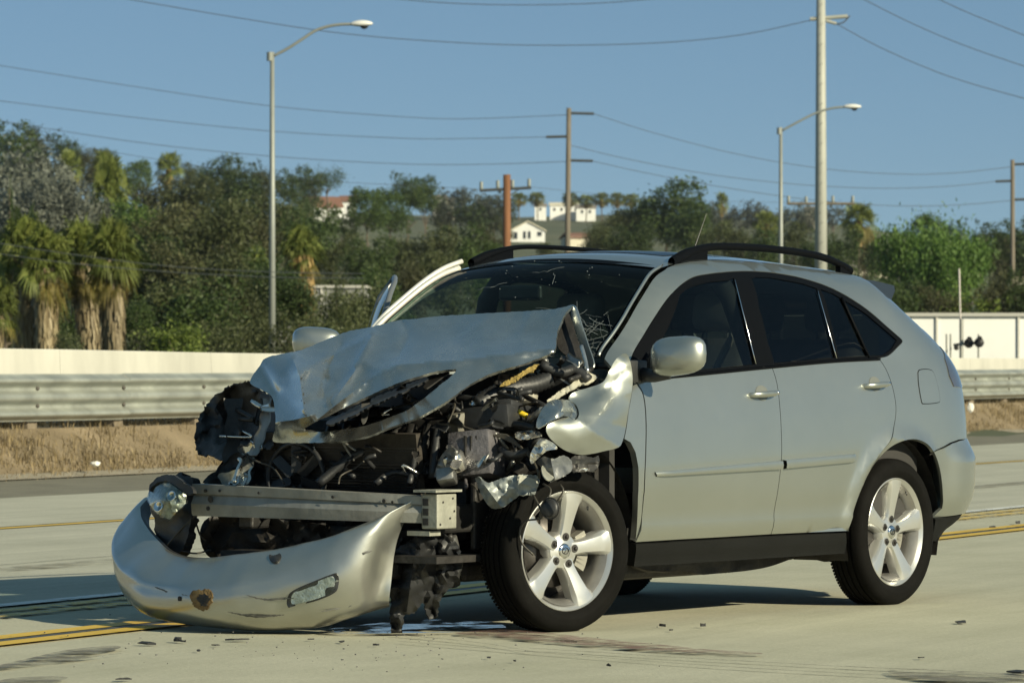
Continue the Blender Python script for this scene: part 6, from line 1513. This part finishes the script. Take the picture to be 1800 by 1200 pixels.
# torn subframe skins in front of the wheel
crumple('torn_apron', [(836, 843), (842, 838), (858, 848), (876, 842), (890, 838), (912, 834), (944, 836), (946, 852), (938, 868), (915, 870), (902, 878), (888, 890), (872, 894), (858, 888), (848, 872)], [(836, 843, 3.08), (946, 840, 2.96), (872, 894, 3.06), (900, 860, 3.06), (858, 880, 3.1)], mat('primer_metal', (.24, .26, .25), .5, .4, var=.35, vscale=15, bump=.3, bscale=30), CAR, spacing=4.5, thick=.006, rough=.022, nscale=.06, creases=[([(912, 834), (910, 870)], .03, 6), ([(850, 850), (880, 890)], .025, 6)], seed=43, ragged=.8)
crumple('mount_plate', [(912, 834), (928, 838), (945, 845), (944, 856), (925, 852), (911, 847)], [(912, 834, 3.05), (944, 850, 3.0), (911, 847, 3.06)], M_cast, CAR, spacing=4, thick=.004, seed=44)
crumple('torn_bracket', [(944, 812), (956, 802), (972, 806), (990, 800), (1004, 808), (1006, 824), (996, 834), (980, 842), (966, 846), (956, 836), (951, 822)], [(944, 812, 2.93), (1004, 812, 2.82), (966, 846, 2.98), (980, 820, 2.96)], M_bare, CAR, spacing=4, thick=.005, rough=.014, nscale=.06, creases=[([(968, 806), (975, 840)], .03, 6)], seed=45, ragged=.8)
crumple('torn_bracket', [(952, 820), (960, 818), (966, 832), (974, 838), (966, 844), (955, 836)], [(952, 820, 3.0), (974, 838, 3.0), (960, 830, 3.03)], M_cast, CAR, spacing=3.5, thick=.004, seed=46)
crumple('torn_bracket', [(1003, 806), (1020, 800), (1044, 804), (1052, 800), (1053, 816), (1044, 827), (1022, 828), (1006, 828)], [(1003, 806, 2.80), (1052, 806, 2.66), (1030, 828, 2.76)], M_dgrey, CAR, spacing=4, thick=.005, rough=.014, nscale=.06, creases=[([(1005, 815), (1050, 812)], .02, 5)], seed=47, ragged=.8)
strap('bright_strip', [(1005, 826, 2.82), (1030, 825, 2.76), (1046, 824, 2.70), (1051, 808, 2.68)], .016, M_shiny, seed=48)
crumple('torn_bracket', [(906, 760), (925, 756), (945, 757), (952, 764), (938, 768), (920, 772), (908, 768)], [(906, 760, 2.95), (952, 764, 2.9), (925, 768, 2.97)], M_shiny, CAR, spacing=3.5, thick=.005, rough=.03, nscale=.12, seed=49)
crumple('hinge_plate', [(1018, 655), (1030, 650), (1040, 656), (1050, 662), (1040, 672), (1022, 676), (1000, 688), (975, 702), (962, 704), (985, 686), (1008, 672)], [(1018, 655, 2.46), (1050, 662, 2.42), (975, 702, 2.70), (1010, 680, 2.56)], mat('primer_cream', (.44, .42, .33), .6, .1, var=.25, vscale=20), CAR, spacing=4, thick=.006, rough=.018, nscale=.09, seed=50, ragged=.8)
strut('bonnet_hinge', [(1022, 608, 2.40), (1028, 630, 2.44), (1033, 655, 2.47)], .010, M_shiny); strut('gas_strut', [(1040, 648, 2.42), (1020, 660, 2.5), (1000, 668, 2.58)], .012, M_dgrey)
# horn disc hanging on its wires
hd = MB().lathe([(0, .02), (.034, .02), (.040, .012), (.042, 0), (.036, -.02), (0, -.022)], 24, Matrix.Translation(onX(967, 893, 3.06)) @ Matrix.Rotation(R(12), 4, 'Z') @ Matrix.Rotation(R(80), 4, 'Y')).build('horn', M_blk, CAR, True)
strut('horn_rim', [(967 + 15.5 * math.cos(w), 893 + 18.5 * math.sin(w), 3.082) for w in [2 * math.pi * q / 12 for q in range(13)]], .0035, M_dgrey, 6)
M_wire = mat('wire_insulation', (.05, .045, .035), .5)
for pts in ([(938, 870, 3.04), (948, 890, 3.06), (952, 910, 3.05), (925, 915, 3.04), (914, 932, 3.04), (918, 955, 3.04), (938, 975, 3.02)], [(955, 850, 3.0), (968, 860, 3.03), (962, 880, 3.06), (950, 900, 3.05), (948, 920, 3.04)], [(985, 852, 2.96), (990, 862, 2.97), (980, 880, 2.98)], [(290, 962, 3.38), (318, 930, 3.36), (345, 905, 3.34)], [(320, 968, 3.36), (345, 972, 3.3), (372, 965, 3.25)], [(345, 920, 3.3), (352, 940, 3.28), (362, 950, 3.26)],
            [(432, 800, 3.2), (455, 812, 3.22), (480, 822, 3.2), (500, 850, 3.25)], [(595, 850, 3.3), (600, 835, 3.25), (625, 822, 3.2), (640, 810, 3.18)], [(760, 640, 2.75), (800, 700, 2.9), (780, 760, 3.05)], [(842, 880, 3.06), (838, 860, 3.08), (828, 850, 3.05)]):
    strut('wire', pts, .0045, M_wire, 6)
# hoses
rh = random.Random(5)
for pts, r_ in (([(560, 850, 3.26), (590, 825, 3.2), (620, 800, 3.15), (650, 790, 3.1)], .022), ([(575, 810, 3.1), (600, 820, 3.16), (622, 838, 3.2)], .012), ([(800, 700, 2.8), (840, 706, 2.82), (880, 700, 2.78), (905, 715, 2.76)], .025), ([(770, 750, 3.0), (765, 790, 3.06), (760, 840, 3.1)], .02), ([(950, 640, 2.6), (985, 655, 2.55), (1010, 650, 2.5), (1035, 668, 2.48)], .024), ([(860, 760, 2.9), (900, 745, 2.86), (940, 752, 2.85)], .016), ([(720, 850, 3.2), (728, 810, 3.12), (735, 770, 3.05)], .014), ([(880, 790, 2.95), (900, 800, 2.96), (930, 792, 2.92)], .018), ([(660, 850, 3.22), (690, 830, 3.15), (735, 836, 3.15)], .015)):
    strut('hose', pts, r_, M_blk)
# corrugated intake duct, engine cover and a bundled loom
P = cr([onX(*q) for q in ((838, 712, 2.88), (868, 694, 2.80), (905, 682, 2.70), (940, 676, 2.62), (968, 664, 2.56))], 9)
MB().tube(P, [.036 + .006 * (k % 2) for k in range(len(P))], 12).build('intake_duct', M_blk, CAR, True)
block('engine_cover', 860, 725, 2.70, (.34, .40, .05), M_blk, (4, -10, 8), .02)
for k in range(5): strut('loom_wire', [(790 + 3 * k, 742 - 2 * k, 2.98), (840, 758 + 3 * k, 2.98), (890, 772 - 2 * k, 2.94), (930 + 2 * k, 800 + 3 * k, 2.94), (948, 832 + 2 * k, 2.98)], .005, M_wire, 6)
# loose clutter: bent brackets, pipes and clips filling the bay
zones = [((770, 880), (700, 850), 2.80, 3.10, 24), ((880, 960), (690, 830), 2.72, 2.98, 20), ((500, 760), (790, 850), 3.0, 3.2, 20), ((560, 780), (670, 740), 2.78, 2.98, 14), ((380, 480), (700, 850), 2.95, 3.2, 12), ((930, 1040), (625, 690), 2.44, 2.62, 8), ((800, 960), (670, 720), 2.6, 2.8, 7)]
mats_c = [M_dgrey, M_dgrey, M_blk, M_blk, M_blk, M_bare, M_dark, M_dark, M_smoke, M_dgrey, M_blk, M_shiny]
for (xa, xb), (ya, yb), x0, x1, n in zones:
    for k in range(n):
        px, py, x = rh.uniform(xa, xb), rh.uniform(ya, yb), rh.uniform(x0, x1); m = rh.choice(mats_c)
        if not inside((px, py), hood_out) or inside((px, py), hood_hole):
            kind = rh.random()
            if kind < .62:
                strut('pipe', [(px, py, x), (px + rh.uniform(-25, 25), py + rh.uniform(-15, 15), x + .02), (px + rh.uniform(-40, 40), py + rh.uniform(-25, 25), x - .03)], rh.uniform(.004, .013), m, 6)
            elif kind < .97:
                strap('bracket', [(px, py, x), (px + rh.uniform(-15, 15), py + rh.uniform(-12, 12), x + .03), (px + rh.uniform(-28, 28), py + rh.uniform(-20, 20), x)], rh.uniform(.015, .04), m, tw=rh.uniform(-1, 1), seed=k)
            else:
                block('clip', px, py, x, (rh.uniform(.02, .07), rh.uniform(.02, .06), rh.uniform(.02, .06)), m, (rh.uniform(0, 90), rh.uniform(0, 90), rh.uniform(0, 90)), .006)
# ragged splash shield hanging to the road
crumple('splash_shield', [(688, 985), (700, 962), (722, 950), (740, 932), (770, 938), (798, 948), (812, 975), (810, 1010), (806, 1030), (790, 1035), (775, 1052), (768, 1080), (752, 1085), (744, 1060), (728, 1078), (712, 1080), (704, 1108), (688, 1111), (686, 1060)], [(688, 985, 3.22), (770, 938, 3.2), (810, 1010, 3.05), (752, 1085, 3.1), (690, 1108, 3.24), (735, 1010, 3.26)], M_blk, CAR, spacing=6, thick=.005, rough=.05, nscale=.045, creases=[([(735, 945), (725, 1000), (715, 1075)], .05, 10), ([(770, 945), (765, 1010), (760, 1075)], -.04, 8)], seed=60, ragged=2.0)
block('shock_mount', 795, 955, 3.1, (.05, .05, .07), M_bare, (10, 20, 30), .01); strut('tie_rod', [(790, 940, 3.15), (800, 980, 3.05), (806, 1010, 2.98)], .014, M_dgrey)
crumple('lower_skid_panel', [(560, 985), (640, 955), (690, 940), (720, 930), (770, 930), (790, 960), (760, 985), (690, 1000), (620, 1005), (560, 1010)], [(560, 985, 3.2), (770, 930, 3.1), (690, 1000, 3.1), (600, 1000, 3.15)], M_dark, CAR, spacing=10, thick=.01, rough=.03, seed=61)
crumple('lower_skid_panel', [(352, 930), (380, 905), (480, 910), (600, 925), (690, 920), (700, 960), (600, 985), (480, 985), (390, 985), (360, 970)], [(352, 930, 3.2), (690, 920, 3.12), (480, 985, 3.15), (480, 920, 3.15)], M_dark, CAR, spacing=10, thick=.01, rough=.06, nscale=.03, seed=62)

_uo = [(1115, 984), (1130, 1000), (1165, 1004), (1200, 1003), (1235, 1009), (1275, 1006), (1310, 1003), (1350, 996), (1385, 984), (1402, 976), (1425, 978), (1445, 986), (1470, 984), (1482, 968), (1400, 960), (1250, 965)]
crumple('exhaust_shield', _uo, [(a, b, onY(a, b, .55).x) for a, b in _uo], M_dark, CAR, spacing=8, thick=.03, rough=.03, nscale=.03, seed=70)

for pts in ([(430, 1045), (470, 1052), (520, 1050), (470, 1055)], [(400, 1075), (450, 1082), (500, 1080), (450, 1085)], [(610, 985), (640, 970), (655, 968), (640, 974)], [(270, 1030), (300, 1040), (330, 1046), (300, 1043)], [(560, 1075), (600, 1066), (620, 1064), (600, 1069)]):
    bsheet('scratch', pts, mat('scraped_plastic', (.10, .10, .09), .8), .0035, .001, BUM, 3, .6, 9)
# ================================================================== spills and debris on the road
def spill_mat(name, col, rough, cut, scale=6.0, spec=.5, soft=.12):
    m = bpy.data.materials.new(name); m.use_nodes = True; nt = m.node_tree; L = nt.links.new
    b = nt.nodes['Principled BSDF']; b.inputs['Base Color'].default_value = (*col, 1); b.inputs['Roughness'].default_value = rough; b.inputs['Specular IOR Level'].default_value = spec
    out = nt.nodes['Material Output']; tc = nd(nt, 'ShaderNodeTexCoord'); mp = nd(nt, 'ShaderNodeMapping'); mp.inputs['Scale'].default_value = (1, 1, 1); L(tc.outputs['Object'], mp.inputs['Vector'])
    n1 = nd(nt, 'ShaderNodeTexNoise', Scale=scale, Detail=7.0, Roughness=.65); L(mp.outputs[0], n1.inputs['Vector'])
    rp = nd(nt, 'ShaderNodeValToRGB'); rp.color_ramp.elements[0].position = cut - soft; rp.color_ramp.elements[1].position = cut + soft; L(n1.outputs['Fac'], rp.inputs[0])
    t = nd(nt, 'ShaderNodeBsdfTransparent'); mx = nd(nt, 'ShaderNodeMixShader'); L(rp.outputs[0], mx.inputs[0]); L(t.outputs[0], mx.inputs[1]); L(b.outputs[0], mx.inputs[2]); L(mx.outputs[0], out.inputs[0])
    return m
def gpt(px, py, z): return W(px, py, FPX * (CAMH - z) / (py - HORY))
def spill(name, pts, m, label, z=.0165, cat='stain'):
    P = [gpt(a, b, z) for a, b in pts]; P = cr([(p.x, p.y) for p in P], 5, True); V, tr = tri_panel([(p.x, p.y) for p in P], [], .12)
    o = mesh_obj(name, [(v.x, v.y, z) for v in V], [t if (V[t[1]] - V[t[0]]).cross(V[t[2]] - V[t[0]]) > 0 else (t[0], t[2], t[1]) for t in tr], m, None, False); tag(o, label, cat)
S_wet = spill_mat('wet_coolant', (.05, .048, .045), .09, .53, 3.2, .8, .04); S_oil = spill_mat('dark_oil_stain', (.13, .115, .085), .6, .50, 7, .3); S_red = spill_mat('reddish_fluid', (.20, .125, .10), .5, .50, 9, .3); S_dust = spill_mat('scattered_dust', (.17, .16, .13), .8, .52, 5, .2)
spill('coolant_puddle', [(560, 1108), (620, 1099), (690, 1092), (770, 1088), (850, 1090), (885, 1098), (880, 1106), (800, 1110), (700, 1112), (600, 1112)], S_wet, 'shiny coolant puddle under the smashed front', cat='puddle')
spill('red_fluid_trail', [(800, 1112), (880, 1106), (960, 1111), (1050, 1121), (1150, 1131), (1250, 1141), (1330, 1146), (1330, 1149), (1240, 1147), (1120, 1140), (1010, 1131), (900, 1121)], S_red, 'reddish fluid trail running right from the front wheel')
M_trail = mat('dried_fluid', (.12, .105, .075), .7)
def trail(pts, label, w=.010):
    P = cr([tuple(gpt(a, b, .0165)) for a, b in pts], 10); rows = []
    for k, p in enumerate(P):
        e = w * (.35 + .9 * abs(noise.noise(Vector((k * .31, pts[0][0], 1))))); q = Vector((.05, 1, 0)) * e * 3.2; rows.append([p - q * .5, p + q * .5])
    tag(MB().grid(rows).build('fluid_trail', M_trail), label, 'stain')
trail([(690, 1114), (780, 1122), (860, 1131), (930, 1143)], 'short dark fluid trail below the bumper end'); trail([(930, 1138), (1060, 1146), (1200, 1155), (1350, 1163), (1500, 1171), (1810, 1184)], 'upper thin dark fluid trail crossing the right foreground'); trail([(700, 1126), (900, 1142), (1100, 1158), (1300, 1172), (1500, 1183), (1700, 1193)], 'lower thin dark fluid trail crossing the right foreground')
spill('oil_stain', [(0, 1168), (60, 1154), (120, 1141), (200, 1134), (208, 1139), (150, 1150), (180, 1150), (215, 1147), (120, 1160), (60, 1166), (-20, 1176)], S_oil, 'dark streaky stain at the lower left corner', .0175)
spill('oil_stain', [(1560, 1178), (1620, 1174), (1700, 1180), (1800, 1186), (1830, 1196), (1700, 1198), (1600, 1190)], S_dust, 'faint dark stain at the lower right corner', .0175); spill('oil_stain', [(0, 1195), (60, 1188), (120, 1190), (60, 1204), (0, 1210)], S_dust, 'faint stain at the bottom left photo edge', .0175)
rd = random.Random(9)
M_frag = mat('black_fragment', (.02, .02, .02), .6)
def frag(px, py, w, h_, label='small dark fragment on the concrete round the wreck', grp='small fragments on the road', m=M_frag):
    Y = FPX * (CAMH - .02) / (py - HORY); n = rd.randint(5, 7); s = w / FPX * Y / 2
    poly = [(s * math.cos(2 * math.pi * k / n + rd.uniform(-.3, .3)) * rd.uniform(.5, 1.2), s * 1.8 * math.sin(2 * math.pi * k / n) * rd.uniform(.5, 1.2)) for k in range(n)]
    mb = MB().prism(poly, 0, h_ / FPX * Y); 
    for i in range(n, 2 * n): mb.v[i].z *= rd.uniform(.4, 1.3)
    p = W(px, py, Y); o = mb.build('fragment', m); o.location = (p.x, p.y, .012); o.rotation_euler = (rd.uniform(-.1, .1), rd.uniform(-.1, .1), rd.uniform(0, 6.28)); tag(o, label, 'debris', grp)
for px, py, w, h_ in [(262, 1128, 22, 3), (312, 1123, 14, 6), (322, 1124, 10, 3), (412, 1121, 26, 3), (218, 1190, 20, 4), (1164, 1097, 8, 5), (1236, 1097, 8, 5), (1180, 1104, 12, 2), (1070, 1166, 8, 4), (1690, 1090, 24, 2), (1620, 1152, 12, 2), (1790, 1178, 40, 5), (380, 1130, 10, 2), (350, 1140, 8, 2), (545, 1120, 9, 2), (600, 1124, 12, 2), (660, 1130, 8, 3), (860, 1152, 8, 2), (905, 1158, 6, 3), (1790, 918, 14, 5), (1745, 925, 10, 3)]: frag(px, py, w, h_)

S_tyre = spill_mat('faint_tyre_mark', (.26, .245, .19), .8, .55, 4.0, .2, .16)
def track(s0, t0, t1, w, label, z=.0155):
    rows = []
    n = 40
    for k in range(n + 1):
        t = t0 + (t1 - t0) * k / n; a = .25 * math.sin(t * .15 + s0); rows.append([road(s0 + a - w / 2, t, z), road(s0 + a + w / 2, t, z)])
    o = MB().grid(rows).build('tyre_mark', S_tyre); tag(o, label, 'stain')
track(13.0, 5, 60, .3, 'faint tyre mark in the lane beyond the yellow lines')
rg = random.Random(77); mb = MB()
for k in range(130):
    px = rg.gauss(600, 260); py = rg.uniform(1062, 1190)
    if py < 1112 and 200 < px < 1100: py = rg.uniform(1112, 1160)
    Y = FPX * CAMH / (py - HORY); p = W(px, py, Y); s_ = rg.uniform(.002, .007)
    mb.box((p.x, p.y, .016 + s_ * .3), (s_, s_ * rg.uniform(.6, 1.6), s_ * .7), Matrix.Rotation(rg.uniform(0, 3), 3, 'Z'))
tag(mb.build('glass_crumbs', mat('crumb_mix', (.04, .04, .04), .5, col2=(.20, .20, .18), vscale=40)), 'tiny crumbs of broken glass and plastic on the concrete', 'debris', kind='stuff')

# ================================================================== thin haze over the valley
def haze():
    y0, y1 = -90.0, 2300.0; zb, zt = -6.0, 95.0
    mb = MB().box((0, (y0 + y1) / 2, (zb + zt) / 2), (2 * 900.0, y1 - y0, zt - zb)); o = mb.build('haze'); tag(o, 'thin pale haze filling the valley air', 'haze', kind='stuff')
    m = bpy.data.materials.new('haze_air'); m.use_nodes = True; nt = m.node_tree; nt.nodes.remove(nt.nodes['Principled BSDF'])
    v = nd(nt, 'ShaderNodeVolumePrincipled'); v.inputs['Color'].default_value = (.86, .92, 1.0, 1); v.inputs['Density'].default_value = .00005; v.inputs['Anisotropy'].default_value = .2
    nt.links.new(v.outputs[0], nt.nodes['Material Output'].inputs['Volume']); o.data.materials.append(m)
haze()
